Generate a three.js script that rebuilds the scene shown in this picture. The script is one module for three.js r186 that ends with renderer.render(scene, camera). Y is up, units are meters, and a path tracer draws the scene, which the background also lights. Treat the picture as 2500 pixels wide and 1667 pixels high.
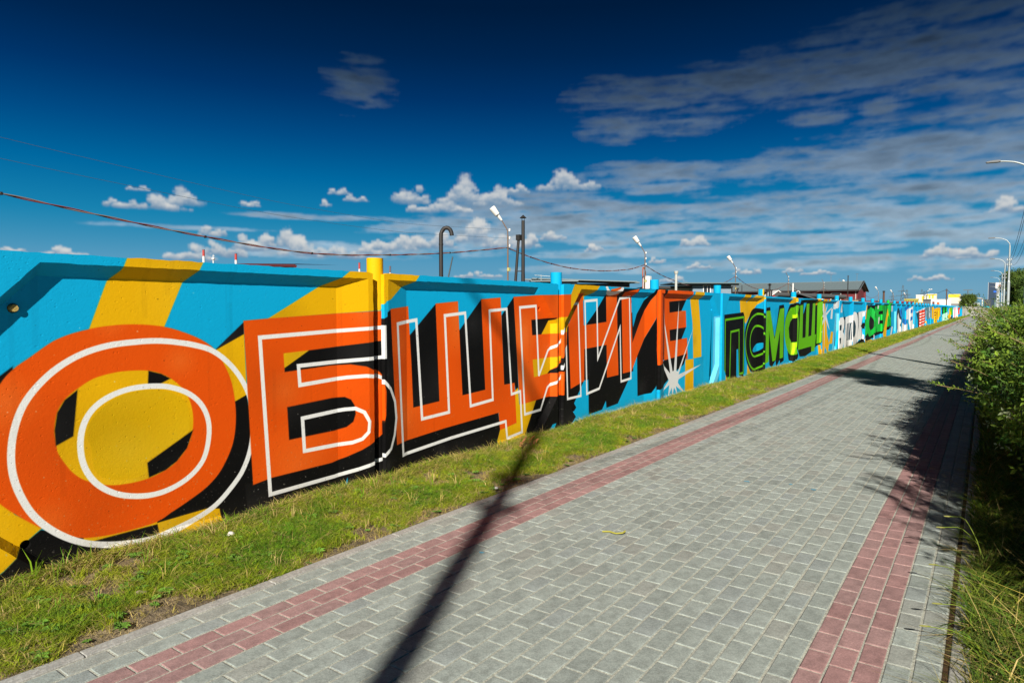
import * as THREE from 'three';
import { mergeGeometries } from 'three/addons/utils/BufferGeometryUtils.js';
import { RoundedBoxGeometry } from 'three/addons/geometries/RoundedBoxGeometry.js';

// ---------------------------------------------------------------- camera, sky, sun, exposure
const scene = new THREE.Scene();
const camera = new THREE.PerspectiveCamera(54.65, 2500 / 1667, 0.05, 4000);
camera.position.set(0, 1.6, 0);
{
  const yaw = 0.62251, pitch = -0.04801;   // the path runs along -z; the lens looks left of it and a little down
  camera.lookAt(-Math.sin(yaw) * Math.cos(pitch), 1.6 + Math.sin(pitch), -Math.cos(yaw) * Math.cos(pitch));
}
const renderer = new THREE.WebGLRenderer({ antialias: true });
renderer.setSize(1024, 682);
renderer.toneMapping = THREE.LinearToneMapping;
const EXPOSURE = 1.5;
renderer.toneMappingExposure = EXPOSURE;
renderer.shadowMap.enabled = true;

function rng(seed) { let a = seed >>> 0; return () => { a = (a + 0x6d2b79f5) | 0; let t = Math.imul(a ^ (a >>> 15), 1 | a); t = (t + Math.imul(t ^ (t >>> 7), 61 | t)) ^ t; return ((t ^ (t >>> 14)) >>> 0) / 4294967296; }; }
const lerp = (a, b, t) => a + (b - a) * t, clamp = (x, a = 0, b = 1) => Math.min(b, Math.max(a, x));
const smooth = (a, b, x) => { const t = clamp((x - a) / (b - a)); return t * t * (3 - 2 * t); };
const lin = (c) => { c /= 255; return c <= 0.04045 ? c / 12.92 : Math.pow((c + 0.055) / 1.055, 2.4); };
// tileable lattice noise on an n x n grid, summed over octaves
function noiseField(size, cells, octaves, seed, gain = 0.5) {
  const out = new Float32Array(size * size);
  let amp = 1, total = 0;
  for (let o = 0; o < octaves; o++) {
    const n = cells << o; if (n > size) break;
    const r = rng(seed + o * 977), g = new Float32Array(n * n); for (let i = 0; i < g.length; i++) g[i] = r();
    for (let y = 0; y < size; y++) {
      const fy = (y / size) * n, y0 = Math.floor(fy), ty = fy - y0, wy = ty * ty * (3 - 2 * ty), ra = (y0 % n) * n, rb = ((y0 + 1) % n) * n;
      for (let x = 0; x < size; x++) {
        const fx = (x / size) * n, x0 = Math.floor(fx), tx = fx - x0, wx = tx * tx * (3 - 2 * tx), x1 = (x0 + 1) % n;
        const a = g[ra + x0] + (g[ra + x1] - g[ra + x0]) * wx, b = g[rb + x0] + (g[rb + x1] - g[rb + x0]) * wx;
        out[y * size + x] += amp * (a + (b - a) * wy);
      }
    }
    total += amp; amp *= gain;
  }
  for (let i = 0; i < out.length; i++) out[i] /= total;
  return out;
}
const sampler = (f, size) => (u, v) => {
  u = (u - Math.floor(u)) * size; v = (v - Math.floor(v)) * size;
  const x0 = Math.floor(u) % size, y0 = Math.floor(v) % size, tx = u - Math.floor(u), ty = v - Math.floor(v), x1 = (x0 + 1) % size, y1 = (y0 + 1) % size;
  const a = f[y0 * size + x0], b = f[y0 * size + x1], c = f[y1 * size + x0], d = f[y1 * size + x1];
  return (a + (b - a) * tx) * (1 - ty) + (c + (d - c) * tx) * ty;
};
const cloudA = sampler(noiseField(1024, 8, 7, 11, 0.5), 1024), cloudB = sampler(noiseField(1024, 6, 7, 71, 0.52), 1024);

// the sky: a deep polarised blue that pales towards the horizon, grey streets of cloud and small white cumulus, given as azimuth, elevation and half sizes in degrees
const SUN = new THREE.Vector3(0.447 * 0.866, 0.5, 0.894 * 0.866).normalize();
const GRADE = [[0, 112, 160, 186], [1.5, 112, 164, 192], [4, 86, 154, 190], [7.4, 24, 130, 176], [10.7, 0, 104, 160], [14, 0, 75, 133], [17.3, 0, 51, 104], [20.5, 0, 37, 79], [24, 0, 27, 60], [40, 0, 22, 50], [90, 0, 20, 46]];
const CLOUD_TONE = [[0, 150, 172, 186], [3, 160, 180, 194], [6, 152, 172, 188], [9, 134, 152, 170], [12, 106, 126, 146], [15, 84, 102, 122], [18, 60, 78, 98], [21, 40, 57, 76], [25, 36, 48, 64], [90, 30, 40, 56]];
const graded = (table, e) => { let i = 1; while (i < table.length - 1 && table[i][0] < e) i++; const a = table[i - 1], b = table[i], t = clamp((e - a[0]) / (b[0] - a[0])); return [1, 2, 3].map((k) => lin(lerp(a[k], b[k], t))); };
const CUMULUS = `-61.8 8.6 1.1 0.8, -63.1 8.0 1.7 0.6, -66.0 7.8 1.2 0.4, -59.9 6.1 1.0 0.5, -61.6 4.3 1.8 0.6, -59.2 4.7 1.7 0.7, -56.7 5.3 1.7 0.8, -54.5 5.6 1.5 0.8, -53.0 5.0 1.9 0.8, -50.2 4.8 2.1 0.7, -47.4 5.0 1.7 0.6, -44.4 9.5 1.5 0.8, -39.4 9.8 2.5 1.0, -36.8 9.4 2.1 0.8, -41.9 8.7 2.8 0.6, -38.7 6.5 1.6 1.0, -36.6 5.8 1.5 0.8, -45.7 5.5 2.1 0.7, -42.6 5.8 2.3 0.8, -57.1 8.4 0.8 0.3, -51.3 8.7 0.4 0.3, -50.2 9.7 0.8 0.3, -48.9 9.2 1.0 0.3, -64.9 9.0 0.8 0.2, -69.7 4.1 1.5 0.4, -72.6 4.1 0.8 0.2, -38.5 3.0 2.1 0.3, -30.7 10.7 2.7 0.8, -35.1 10.2 0.9 0.4, -32.2 6.3 1.1 0.5, -34.5 5.8 1.1 0.7, -28.6 5.2 0.8 0.4, -23.3 4.1 0.7 0.3, -3.4 2.3 1.4 0.25, -22.0 2.5 1.1 0.3, -19.9 3.6 1.1 0.3, -2.3 4.2 1.7 0.6, -0.5 3.9 1.3 0.4, -10.8 2.9 1.3 0.2, -12.7 3.1 0.8 0.2, 0.9 7.1 1.1 0.6, -20.3 5.6 1.1 0.5, -16.1 3.1 1.1 0.3`;
const STREETS = `-48.5 18.0 2.1 1.5, -43.2 6.9 3.6 0.5, -23.2 16.8 5.3 1.8, -26.8 14.9 2.3 0.8, -17.7 18.1 4.9 1.2, -12.4 18.1 6.2 1.7, -6.9 18.2 7.6 2.1, -2.2 18.3 6.6 2.6, 1.5 18.4 5.7 3.2, 5.3 18.4 7.6 3.8, -23.0 11.3 4.5 0.8, -22.4 10.0 3.0 0.5, -13.5 11.1 4.9 0.9, -9.6 11.4 5.7 1.1, -5.3 11.5 6.6 1.4, -0.7 11.5 6.6 2.1, 3.4 11.7 6.6 2.8, -15.9 8.3 8.5 0.8, -9.6 8.8 7.6 0.7, -3.9 8.9 7.9 0.8, 1.2 8.5 7.6 0.9, -5.9 7.1 4.7 0.6, -12.6 6.7 6.0 0.7, -19.3 6.8 5.7 0.4, -9.5 5.5 7.2 0.5, -0.5 5.5 7.2 0.7, -31.9 9.0 4.9 0.8, -29.5 7.6 4.9 0.6, -14.2 4.9 9.4 0.3, -24.5 4.8 7.6 0.3, -6.9 15.0 1.1 0.5, -11.2 14.6 1.7 0.5, -26 3.4 7 0.35, -12 3.7 9 0.35, -1 3.2 7 0.4, -20 6.0 9 0.5, -33 7.0 6 0.6, -4 6.2 8 0.5, -24 8.4 6 0.5, -28 6.2 6 0.5, -63 6.3 5 0.15, -52 7.6 5 0.18, -39 6.4 6 1.2, -36 8.6 5 0.8, -50 4.9 6 0.5`;
function makeSky() {
  const W = 4096, H = 2048, data = new Float32Array(W * H * 4), HALF = H / 2, px = 360 / W;
  const cumA = new Float32Array(W * HALF), cumB = new Float32Array(W * HALF), cumW = new Float32Array(W * HALF), street = new Float32Array(W * HALF);
  const list = (s) => s.split(',').map((q) => q.trim().split(/\s+/).map(Number));
  const cum = list(CUMULUS), str = list(STREETS), r = rng(5);
  for (let i = 0; i < 150; i++) { const a = 12 + r() * 264, e = 3 + Math.pow(r(), 1.7) * 10; cum.push([a, e, 0.6 + r() * 2, 0.3 + r() * 0.6]); }   // the same weather all round
  for (let i = 0; i < 60; i++) { const a = 12 + r() * 264, e = 4 + r() * 18; str.push([a, e, 3 + r() * 6, 0.4 + e * 0.09]); }
  const put = (buf, [a, e, rx, ry], k, flat) => {
    const m = 1.7, y0 = Math.max(0, Math.floor((e - ry * m) / px)), y1 = Math.min(HALF - 1, Math.ceil((e + ry * m) / px));
    for (let y = y0; y <= y1; y++) for (let x = Math.floor((a - rx * m) / px); x <= (a + rx * m) / px; x++) {
      const dx = (x * px - a) / rx, dy = ((y + 0.5) * px - e) / ry, d = dx * dx + dy * dy * (flat && dy < 0 ? 2.6 : 1), v = Math.max(0, 1 - d / (m * m) * 1.15) * k;
      const i = y * W + ((x % W) + W) % W;
      if (v > buf[i]) buf[i] = v;
    }
  };
  for (const b of str) put(street, [b[0], b[1], b[2] * 1.05, b[3] * 1.08], 1, false);
  for (const [a, e, rx, ry0] of cum) {                                // each cumulus is a heap of soft puffs on a flat base, front-lit by the sun behind the viewer
    const ry = ry0 * 1.25, base = e - ry0 * 0.8, n = Math.round(clamp(rx / ry * 18, 18, 80)), ph = r() * 6.28;
    for (let k = 0; k < n; k++) {
      const t = r() * 2 - 1, env = Math.sqrt(1 - t * t) * ry * 1.75 * (0.62 + 0.38 * Math.sin(t * 5 + ph)), pr = ry * (0.28 + 0.36 * r()) * (1 - 0.45 * Math.abs(t)), px0 = a + t * rx, py0 = base + pr * 0.35 + Math.pow(r(), 0.8) * Math.max(0, env - pr), m = pr * 1.45;
      for (let y = Math.max(0, Math.floor((py0 - m) / px)); y <= Math.min(HALF - 1, (py0 + m) / px); y++) for (let x = Math.floor((px0 - m) / px); x <= (px0 + m) / px; x++) {
        const X = x * px, Y = (y + 0.5) * px, dx = (X - px0) / pr, dy = (Y - py0) / pr, d = Math.hypot(dx, dy) + (cloudA(X * 0.21, Y * 0.23) - 0.5) * 1.0 + (cloudB(X * 0.62, Y * 0.66) - 0.5) * 0.8, ai = (1 - smooth(0.5, 1.3, d)) * smooth(base - 0.1 * ry, base + 0.35 * ry, Y + (cloudB(X * 0.3, 0.4) - 0.5) * ry * 0.4);
        if (ai <= 0) continue;
        const i = y * W + ((x % W) + W) % W, w = ai * (0.35 + ai); cumA[i] = 1 - (1 - cumA[i]) * (1 - ai * 0.75); cumB[i] += w * clamp(0.34 + 0.36 * dy + 0.42 * (Y - base) / (ry * 1.6)); cumW[i] += w;
      }
    }
  }
  for (let y = 0; y < H; y++) {
    const e = Math.max(0, ((y + 0.5) / H - 0.5) * 180), base = graded(GRADE, e), tone = graded(CLOUD_TONE, e), se = Math.sin(e * Math.PI / 180);
    for (let x = 0; x < W; x++) {
      // column -> azimuth measured from -z towards +x, the same measure as the lists above
      const ang = ((x + 0.5) / W - 0.5) * 2 * Math.PI, o = (y * W + x) * 4;
      let c = base;
      if (y >= HALF && e < 45) {
        const azd = (ang + Math.PI / 2) * 180 / Math.PI, col = ((Math.round(azd / px) % W) + W) % W, i = (y - HALF) * W + col;
        const far = 1 / (se + 0.10), u = Math.cos(ang) * far * 0.16, v = Math.sin(ang) * far * 0.16;
        let rC = c[0], gC = c[1], bC = c[2];
        const s = street[i];
        if (s > 0) {
          const wp = cloudB(azd * 0.02, e * 0.05) - 0.5, puff = 1 - Math.abs(2 * cloudA(azd * 0.11 + 0.2, e * 0.2) - 1) * 1.5, n = cloudA(u * 1.9 + wp * 0.25, v * 1.9) * 0.3 + cloudB(azd * 0.042 + wp * 0.2, e * 0.30) * 0.52 + clamp(puff) * 0.10 + 0.04;
          const t = s * 0.64 + (n - 0.5) * 2.2, k = smooth(0.08, 0.82, t), l = lerp(1.25, 0.86, smooth(0.4, 1.0, t)) + 0.7 * (cloudB(azd * 0.07 + 0.3, e * 0.2 + 0.07) - 0.46) + 0.5 * (cloudA(azd * 0.1, e * 0.3) - 0.48), a = k * 0.84;
          rC = lerp(rC, tone[0] * l, a); gC = lerp(gC, tone[1] * l, a); bC = lerp(bC, tone[2] * l, a);
        }
        const d = cumA[i];
        if (d > 0) {
          const bright = smooth(0.18, 0.92, cumB[i] / cumW[i] + (cloudA(azd * 0.33, e * 0.36) - 0.5) * 0.5) * clamp(1.3 - e * 0.045, 0.3, 1), a = d * 0.94;
          rC = lerp(rC, lerp(lin(116), lin(218), bright), a); gC = lerp(gC, lerp(lin(147), lin(218), bright), a); bC = lerp(bC, lerp(lin(175), lin(215), bright), a);
        }
        c = [rC, gC, bC];
      }
      data[o] = c[0] / EXPOSURE; data[o + 1] = c[1] / EXPOSURE; data[o + 2] = c[2] / EXPOSURE; data[o + 3] = 1;
    }
  }
  const t = new THREE.DataTexture(data, W, H, THREE.RGBAFormat, THREE.FloatType);
  t.mapping = THREE.EquirectangularReflectionMapping; t.magFilter = THREE.LinearFilter; t.minFilter = THREE.LinearFilter; t.needsUpdate = true;
  return t;
}
scene.background = makeSky();
scene.environment = scene.background;
const sun = new THREE.DirectionalLight(new THREE.Color(1, 0.93, 0.82), 5);
sun.position.copy(SUN).multiplyScalar(60); sun.castShadow = true; sun.shadow.radius = 1.3;
sun.shadow.mapSize.set(4096, 4096); Object.assign(sun.shadow.camera, { left: -40, right: 40, top: 40, bottom: -40, near: 1, far: 200 });
scene.add(sun, sun.target);

// ---------------------------------------------------------------- helpers
const used = new Map();
function numbered(n) { const k = used.get(n) || 0; used.set(n, k + 1); return k ? n + '_' + String(k).padStart(3, '0') : n; }
function shade(o) { o.traverse((m) => { if (m.isMesh) { m.castShadow = true; m.receiveShadow = true; } }); return o; }
function tag(o, label, category, group) { o.userData.label = label; o.userData.category = category; if (group) o.userData.group = group; return o; }
function thing(name, label, category, pos = [0, 0, 0], group) { const g = new THREE.Group(); g.name = numbered(name); g.position.set(...pos); tag(g, label, category, group); scene.add(g); return g; }
function part(name, geos, mat, parent) { const m = new THREE.Mesh(Array.isArray(geos) ? (geos.length > 1 ? merge(geos) : geos[0]) : geos, mat); m.name = name; m.castShadow = m.receiveShadow = true; parent.add(m); return m; }
function solo(name, geos, mat, label, category, pos = [0, 0, 0], group) { const m = part(numbered(name), geos, mat, scene); m.position.set(...pos); return tag(m, label, category, group); }
function structure(name, geos, mat) { const m = part(numbered(name), geos, mat, scene); m.userData.kind = 'structure'; return m; }
function merge(gs) { return mergeGeometries(gs.map((g) => { const n = g.index ? g.toNonIndexed() : g; for (const k of Object.keys(n.attributes)) if (!['position', 'normal', 'uv'].includes(k)) n.deleteAttribute(k); return n; })); }
const box = (w, h, d, x = 0, y = 0, z = 0) => new THREE.BoxGeometry(w, h, d).translate(x, y, z);
const cyl = (r0, r1, h, x = 0, y = 0, z = 0, n = 12) => new THREE.CylinderGeometry(r1, r0, h, n).translate(x, y + h / 2, z);   // r0 at its foot
function tube(pts, r, n = 6, seg) { const c = new THREE.CatmullRomCurve3(pts.map((p) => new THREE.Vector3(...p)), false, 'catmullrom', 0.3); return new THREE.TubeGeometry(c, seg || pts.length * 4, r, n, false); }
function rod(a, b, r0, r1 = r0, n = 8) { const A = new THREE.Vector3(...a), B = new THREE.Vector3(...b), d = B.clone().sub(A), g = new THREE.CylinderGeometry(r1, r0, d.length(), n); g.applyQuaternion(new THREE.Quaternion().setFromUnitVectors(new THREE.Vector3(0, 1, 0), d.clone().normalize())); const m = A.add(B).multiplyScalar(0.5); return g.translate(m.x, m.y, m.z); }
function sag(a, b, drop, n = 10, wob = 0, r = null) { const p = []; for (let i = 0; i <= n; i++) { const t = i / n; p.push([lerp(a[0], b[0], t), lerp(a[1], b[1], t) - drop * 4 * t * (1 - t) + (r ? (r() - 0.5) * wob : 0), lerp(a[2], b[2], t)]); } return p; }
function grayTexture(size, fn, srgb = false) { const d = new Uint8Array(size * size * 4); for (let y = 0; y < size; y++) for (let x = 0; x < size; x++) { const v = fn(x, y), o = (y * size + x) * 4; if (Array.isArray(v)) { d[o] = v[0]; d[o + 1] = v[1]; d[o + 2] = v[2]; } else d[o] = d[o + 1] = d[o + 2] = v; d[o + 3] = 255; } const t = new THREE.DataTexture(d, size, size); t.wrapS = t.wrapT = THREE.RepeatWrapping; t.magFilter = THREE.LinearFilter; if (srgb) t.colorSpace = THREE.SRGBColorSpace; t.needsUpdate = true; return t; }
const std = (rgb, rough = 0.8, extra = {}) => { const m = new THREE.MeshStandardMaterial({ roughness: rough, ...extra }); m.color.setRGB(...rgb); return m; };
const repeat = (t, u, v) => { const c = t.clone(); c.repeat.set(u, v); c.needsUpdate = true; return c; };

// shared noise textures
const fine = noiseField(512, 64, 4, 3, 0.7), mid = noiseField(512, 8, 5, 9, 0.55), speck = rng(33);
const pits = (() => { const f = Float32Array.from(mid).map((v, i) => 0.62 + (v - 0.5) * 0.25 + (fine[i] - 0.5) * 0.22), r = rng(17);
  for (let k = 0; k < 900; k++) { const cx = r() * 512, cy = r() * 512, rad = 0.7 + Math.pow(r(), 6) * 3.2, dep = 0.15 + r() * 0.3; for (let y = -8; y <= 8; y++) for (let x = -8; x <= 8; x++) { const d = Math.hypot(x * (0.8 + 0.3 * Math.sin(k)), y) / rad; if (d < 1) { const i = ((Math.floor(cy + y) + 512) % 512) * 512 + ((Math.floor(cx + x) + 512) % 512); f[i] -= dep * (1 - d * d); } } }
  return grayTexture(512, (x, y) => clamp(f[y * 512 + x]) * 255); })();
const grain = grayTexture(512, (x, y) => { const i = y * 512 + x, s = speck(); return clamp(0.80 + (mid[i] - 0.5) * 0.22 + (fine[i] - 0.5) * 0.34 + (s > 0.992 ? 0.3 : s < 0.006 ? -0.4 : 0)) * 255; }, true);
const grainBump = grayTexture(512, (x, y) => clamp(fine[y * 512 + x]) * 255);
// ---------------------------------------------------------------- ground, path, kerbs
const soilTex = grayTexture(512, (x, y) => { const i = y * 512 + x, a = mid[i], b = fine[i], k = 0.75 + (a - 0.5) * 0.7 + (b - 0.5) * 0.7; return [clamp(k * 0.62) * 255, clamp(k * 0.55) * 255, clamp(k * 0.43) * 255]; }, true);
const soilMat = new THREE.MeshStandardMaterial({ map: repeat(soilTex, 0.9, 0.9), bumpMap: repeat(grainBump, 2, 2), bumpScale: 0.012, roughness: 0.95 });
const groundMat = new THREE.MeshStandardMaterial({ map: repeat(soilTex, 0.08, 0.08), roughness: 0.95 }); groundMat.color.setRGB(0.5, 0.6, 0.35);
{
  const g = new THREE.PlaneGeometry(6000, 6000); g.rotateX(-Math.PI / 2); const uv = g.attributes.uv; for (let i = 0; i < uv.count; i++) uv.setXY(i, uv.getX(i) * 6000, uv.getY(i) * 6000);
  const m = structure('ground', g, groundMat); m.position.y = -0.3; m.userData.label = 'flat open ground reaching to the horizon';
}
const vergeHeight = (x, z) => 0.045 * smooth(-3.42, -4.3, x) - 0.012 + 0.02 * Math.sin(x * 5.1 + z * 1.3) * Math.sin(z * 2.7 + x);
function strip(x0, x1, z0, z1, nx, nz, hfn) {
  const g = new THREE.PlaneGeometry(1, 1, nx, nz); g.rotateX(-Math.PI / 2); const p = g.attributes.position, uv = g.attributes.uv;
  for (let i = 0; i < p.count; i++) { const x = lerp(x0, x1, p.getX(i) + 0.5), z = lerp(z0, z1, p.getZ(i) + 0.5); p.setXYZ(i, x, hfn(x, z), z); uv.setXY(i, x, z); }
  if (z1 < z0 !== x1 < x0) { const ix = g.index.array; for (let i = 0; i < ix.length; i += 3) { const t = ix[i]; ix[i] = ix[i + 1]; ix[i + 1] = t; } }
  g.computeVertexNormals(); return g;
}
{
  const a = structure('verge_soil', merge([strip(-4.75, -3.41, -30, 4, 14, 340, vergeHeight), strip(-4.75, -3.41, -200, -30, 6, 340, vergeHeight)]), soilMat); a.userData.label = 'sandy soil strip between the painted wall and the path';
  const b = structure('hedge_soil', strip(-0.015, 14, -260, 8, 20, 200, (x, z) => -0.02 + 0.03 * smooth(0, 0.5, x) + 0.012 * Math.sin(x * 4 + z * 3)), soilMat); b.userData.label = 'shaded soil strip under the hedge right of the path';
}
// paving: 200 x 100 mm concrete blocks, laid lengthwise in running bond, with sandy joints a few millimetres below the faces
const sandTex = grayTexture(256, (x, y) => { const i = (y * 2) * 512 + x * 2, k = 0.82 + (fine[i] - 0.5) * 0.7; return [clamp(k * 0.795) * 255, clamp(k * 0.80) * 255, clamp(k * 0.745) * 255]; }, true);
const path = new THREE.Group(); path.name = 'path'; path.userData.kind = 'structure'; path.userData.label = 'long footpath of grey concrete blocks with two red stripes'; scene.add(path);
{
  const bed = part('joint_sand', strip(-3.336, -0.095, -250, 4, 1, 1, () => -0.0042), new THREE.MeshStandardMaterial({ map: repeat(sandTex, 3, 3), roughness: 0.95 }), path);
  bed.userData.label = 'pale sand in the joints between blocks';
  const slot = part('drain_gap', strip(-0.113, -0.09, -250, 4, 1, 1, () => -0.0025), new THREE.MeshStandardMaterial({ map: repeat(soilTex, 3, 3), roughness: 0.95, color: 0x9a7a50 }), path);
  slot.userData.label = 'brown mossy gap beside the right kerb';
}
const blockMat = new THREE.MeshStandardMaterial({ map: repeat(grain, 3.2, 3.2), bumpMap: repeat(grainBump, 5, 5), bumpScale: 0.0012, roughness: 0.88, vertexColors: true });
function blockGeo(L, Wd, tone, r) {   // chamfered top face of a block, skirts down into the joint; uv in metres at a random place of the texture
  const l = L / 2, w = Wd / 2, c = 0.0035, j = () => (r() - 0.5) * 0.003, y1 = (r() - 0.5) * 0.0012, tx = (r() - 0.5) * 0.004, tz = (r() - 0.5) * 0.004, ou = r() * 10, ov = r() * 10;
  const inn = [[-w + c, l - c], [w - c, l - c], [w - c, -l + c], [-w + c, -l + c]], out = [[-w + j(), l + j()], [w + j(), l + j()], [w + j(), -l + j()], [-w + j(), -l + j()]];
  const P = [], N = [], U = [], K = [];
  const top = (q) => [q[0], y1 + q[0] * tx + q[1] * tz, q[1]], mid_ = (q) => [q[0], y1 - 0.0022, q[1]], low = (q) => [q[0], -0.03, q[1]];
  const quad = (a, b, cc, d) => { const e1 = new THREE.Vector3(b[0] - a[0], b[1] - a[1], b[2] - a[2]), n = new THREE.Vector3(d[0] - a[0], d[1] - a[1], d[2] - a[2]); n.crossVectors(e1, n).normalize(); for (const v of [a, b, cc, a, cc, d]) { P.push(...v); N.push(n.x, n.y, n.z); U.push(v[0] + ou, v[2] + ov); K.push(...tone); } };
  quad(...inn.map(top));
  for (let i = 0; i < 4; i++) { const k = (i + 1) % 4; quad(mid_(out[i]), mid_(out[k]), top(inn[k]), top(inn[i])); quad(low(out[i]), low(out[k]), mid_(out[k]), mid_(out[i])); }
  const g = new THREE.BufferGeometry(); g.setAttribute('position', new THREE.Float32BufferAttribute(P, 3)); g.setAttribute('normal', new THREE.Float32BufferAttribute(N, 3)); g.setAttribute('uv', new THREE.Float32BufferAttribute(U, 2)); g.setAttribute('color', new THREE.Float32BufferAttribute(K, 3)); return g;
}
{
  const r = rng(404), cols = [];
  const addCols = (x0, x1, n, kind) => { const p = (x1 - x0) / n; for (let i = 0; i < n; i++) cols.push([x0 + (i + 0.5) * p, p - 0.0115 - r() * 0.003, kind]); };
  addCols(-3.331, -3.107, 2, 'grey'); addCols(-3.107, -2.79, 3, 'red'); addCols(-2.79, -0.642, 20, 'grey'); addCols(-0.642, -0.33, 3, 'red'); addCols(-0.33, -0.116, 2, 'grey');
  const greyTone = () => { const v = 0.50 + (r() - 0.5) * 0.07, h = r(), cool = h < 0.1 ? 1.04 : 1, t = h > 0.95 ? 1.14 : h > 0.9 ? 0.9 : 1; if (h > 0.5 && h < 0.55) return [v * 0.93, v * 0.99, v * 0.91]; return [v * 0.92 * t, v * 1.04 * t, v * 0.97 * t * cool]; };
  const redTone = () => { const v = 0.9 + (r() - 0.5) * 0.2, q = 1 + (r() - 0.5) * 0.12; return [0.58 * v, 0.35 * v * q, 0.34 * v * q]; };
  const variants = { grey: [], red: [] };
  for (let i = 0; i < 40; i++) { variants.grey.push(blockGeo(0.195, 0.0955, greyTone(), r)); if (i < 20) variants.red.push(blockGeo(0.195, 0.0945, redTone(), r)); }
  const seen = { grey: [], red: [] }, fieldG = { grey: [], red: [] };
  const fwd = new THREE.Vector3(); camera.getWorldDirection(fwd); camera.updateMatrixWorld(); const pv = new THREE.Matrix4().multiplyMatrices(new THREE.PerspectiveCamera(54.65, 1.5, 0.05, 900).projectionMatrix, camera.matrixWorldInverse.copy(camera.matrixWorld).invert()), v = new THREE.Vector3();
  cols.forEach(([x, w, kind], ci) => {
    let off = (ci % 2) * 0.1025 + (r() - 0.5) * 0.05;
    for (let k = -15; k < 900; k++) {
      const z = -(k * 0.2053 + off), big = k > 260;
      if (big && k % 4) continue;                          // far away four blocks are one long face, below a pixel anyway
      if (z < -235) break;
      v.set(x, 0, z).applyMatrix4(pv); const inside = z < 0 && Math.abs(v.x) < 1.03 && v.y > -1.05, dist = Math.hypot(x, 1.6, z);
      if (inside && !big) seen[kind].push([dist, x, z, w]); else fieldG[kind].push([x, z, w, big]);
    }
  });
  for (const kind of ['grey', 'red']) {
    seen[kind].sort((a, b) => a[0] - b[0]);
    const most = 290;
    seen[kind].forEach(([, x, z, w], i) => {
      if (i < most) { const m = part(kind + '_paver', variants[kind][Math.floor(r() * variants[kind].length)], blockMat, path); m.name = kind + '_paver' + (i ? '_' + String(i).padStart(3, '0') : ''); m.position.set(x, (r() - 0.5) * 0.001, z); m.rotation.y = (r() - 0.5) * 0.006; }
      else fieldG[kind].push([x, z, w, false]);
    });
    const list = fieldG[kind], V = variants[kind], per = V[0].attributes.position.count, n = list.length, P = new Float32Array(n * per * 3), N = new Float32Array(n * per * 3), U = new Float32Array(n * per * 2), K = new Float32Array(n * per * 3);
    list.forEach(([x, z, w, big], i) => {
      const g = V[Math.floor(r() * V.length)], p = g.attributes.position.array, c = g.attributes.color.array, t = 1 + (r() - 0.5) * 0.12, du = r() * 3, sz = big ? 4.15 : 1;
      for (let q = 0; q < per; q++) { const a = (i * per + q) * 3; P[a] = p[q * 3] + x; P[a + 1] = p[q * 3 + 1]; P[a + 2] = p[q * 3 + 2] * sz + z; K[a] = c[q * 3] * t; K[a + 1] = c[q * 3 + 1] * t; K[a + 2] = c[q * 3 + 2] * t; U[(i * per + q) * 2] = g.attributes.uv.array[q * 2] + du; U[(i * per + q) * 2 + 1] = g.attributes.uv.array[q * 2 + 1]; }
      N.set(g.attributes.normal.array, i * per * 3);
    });
    const g = new THREE.BufferGeometry(); g.setAttribute('position', new THREE.BufferAttribute(P, 3)); g.setAttribute('normal', new THREE.BufferAttribute(N, 3)); g.setAttribute('uv', new THREE.BufferAttribute(U, 2)); g.setAttribute('color', new THREE.BufferAttribute(K, 3));
    const m = part(kind + '_paving', g, blockMat, path); m.userData.kind = 'stuff';
  }
  // kerb stones, one metre each
  const kerbMat = new THREE.MeshStandardMaterial({ map: repeat(grain, 1.6, 1.6), bumpMap: repeat(grainBump, 4, 4), bumpScale: 0.001, roughness: 0.9 }); kerbMat.color.setRGB(0.55, 0.545, 0.51);
  const stone = (len, w) => { const g = new RoundedBoxGeometry(w, 0.2, len, 2, 0.006), p = g.attributes.position, uv = g.attributes.uv, nn = g.attributes.normal; for (let i = 0; i < p.count; i++) uv.setXY(i, p.getX(i) + p.getY(i), p.getZ(i)); return g; };
  const kg = stone(0.996, 0.074), kl = stone(9.99, 0.074);
  const kl_ = new THREE.Group(); kl_.name = 'kerb'; kl_.userData.kind = 'structure'; kl_.userData.label = 'flush concrete kerb along the grass strip'; scene.add(kl_);
  const kr_ = new THREE.Group(); kr_.name = 'kerb_001'; kr_.userData.kind = 'structure'; kr_.userData.label = 'flush concrete kerb along the hedge'; scene.add(kr_);
  for (const [grp, x, o] of [[kl_, -3.373, 0.27], [kr_, -0.052, 0.6]]) {
    let k = 0;
    for (let z = 3 - o; z > -42; z -= 1) { const m = part('kerb_stone' + (k ? '_' + String(k).padStart(3, '0') : ''), kg, kerbMat, grp); k++; m.position.set(x + (r() - 0.5) * 0.003, -0.096 + (r() - 0.5) * 0.003, z - 0.5); m.rotation.y = (r() - 0.5) * 0.002; }
    const rest = []; for (let z = -43 - o; z > -240; z -= 10) rest.push(kl.clone().translate(x, -0.096, z - 5)); const m = part('kerb_row', rest, kerbMat, grp); m.userData.kind = 'stuff';
  }
}
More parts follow.
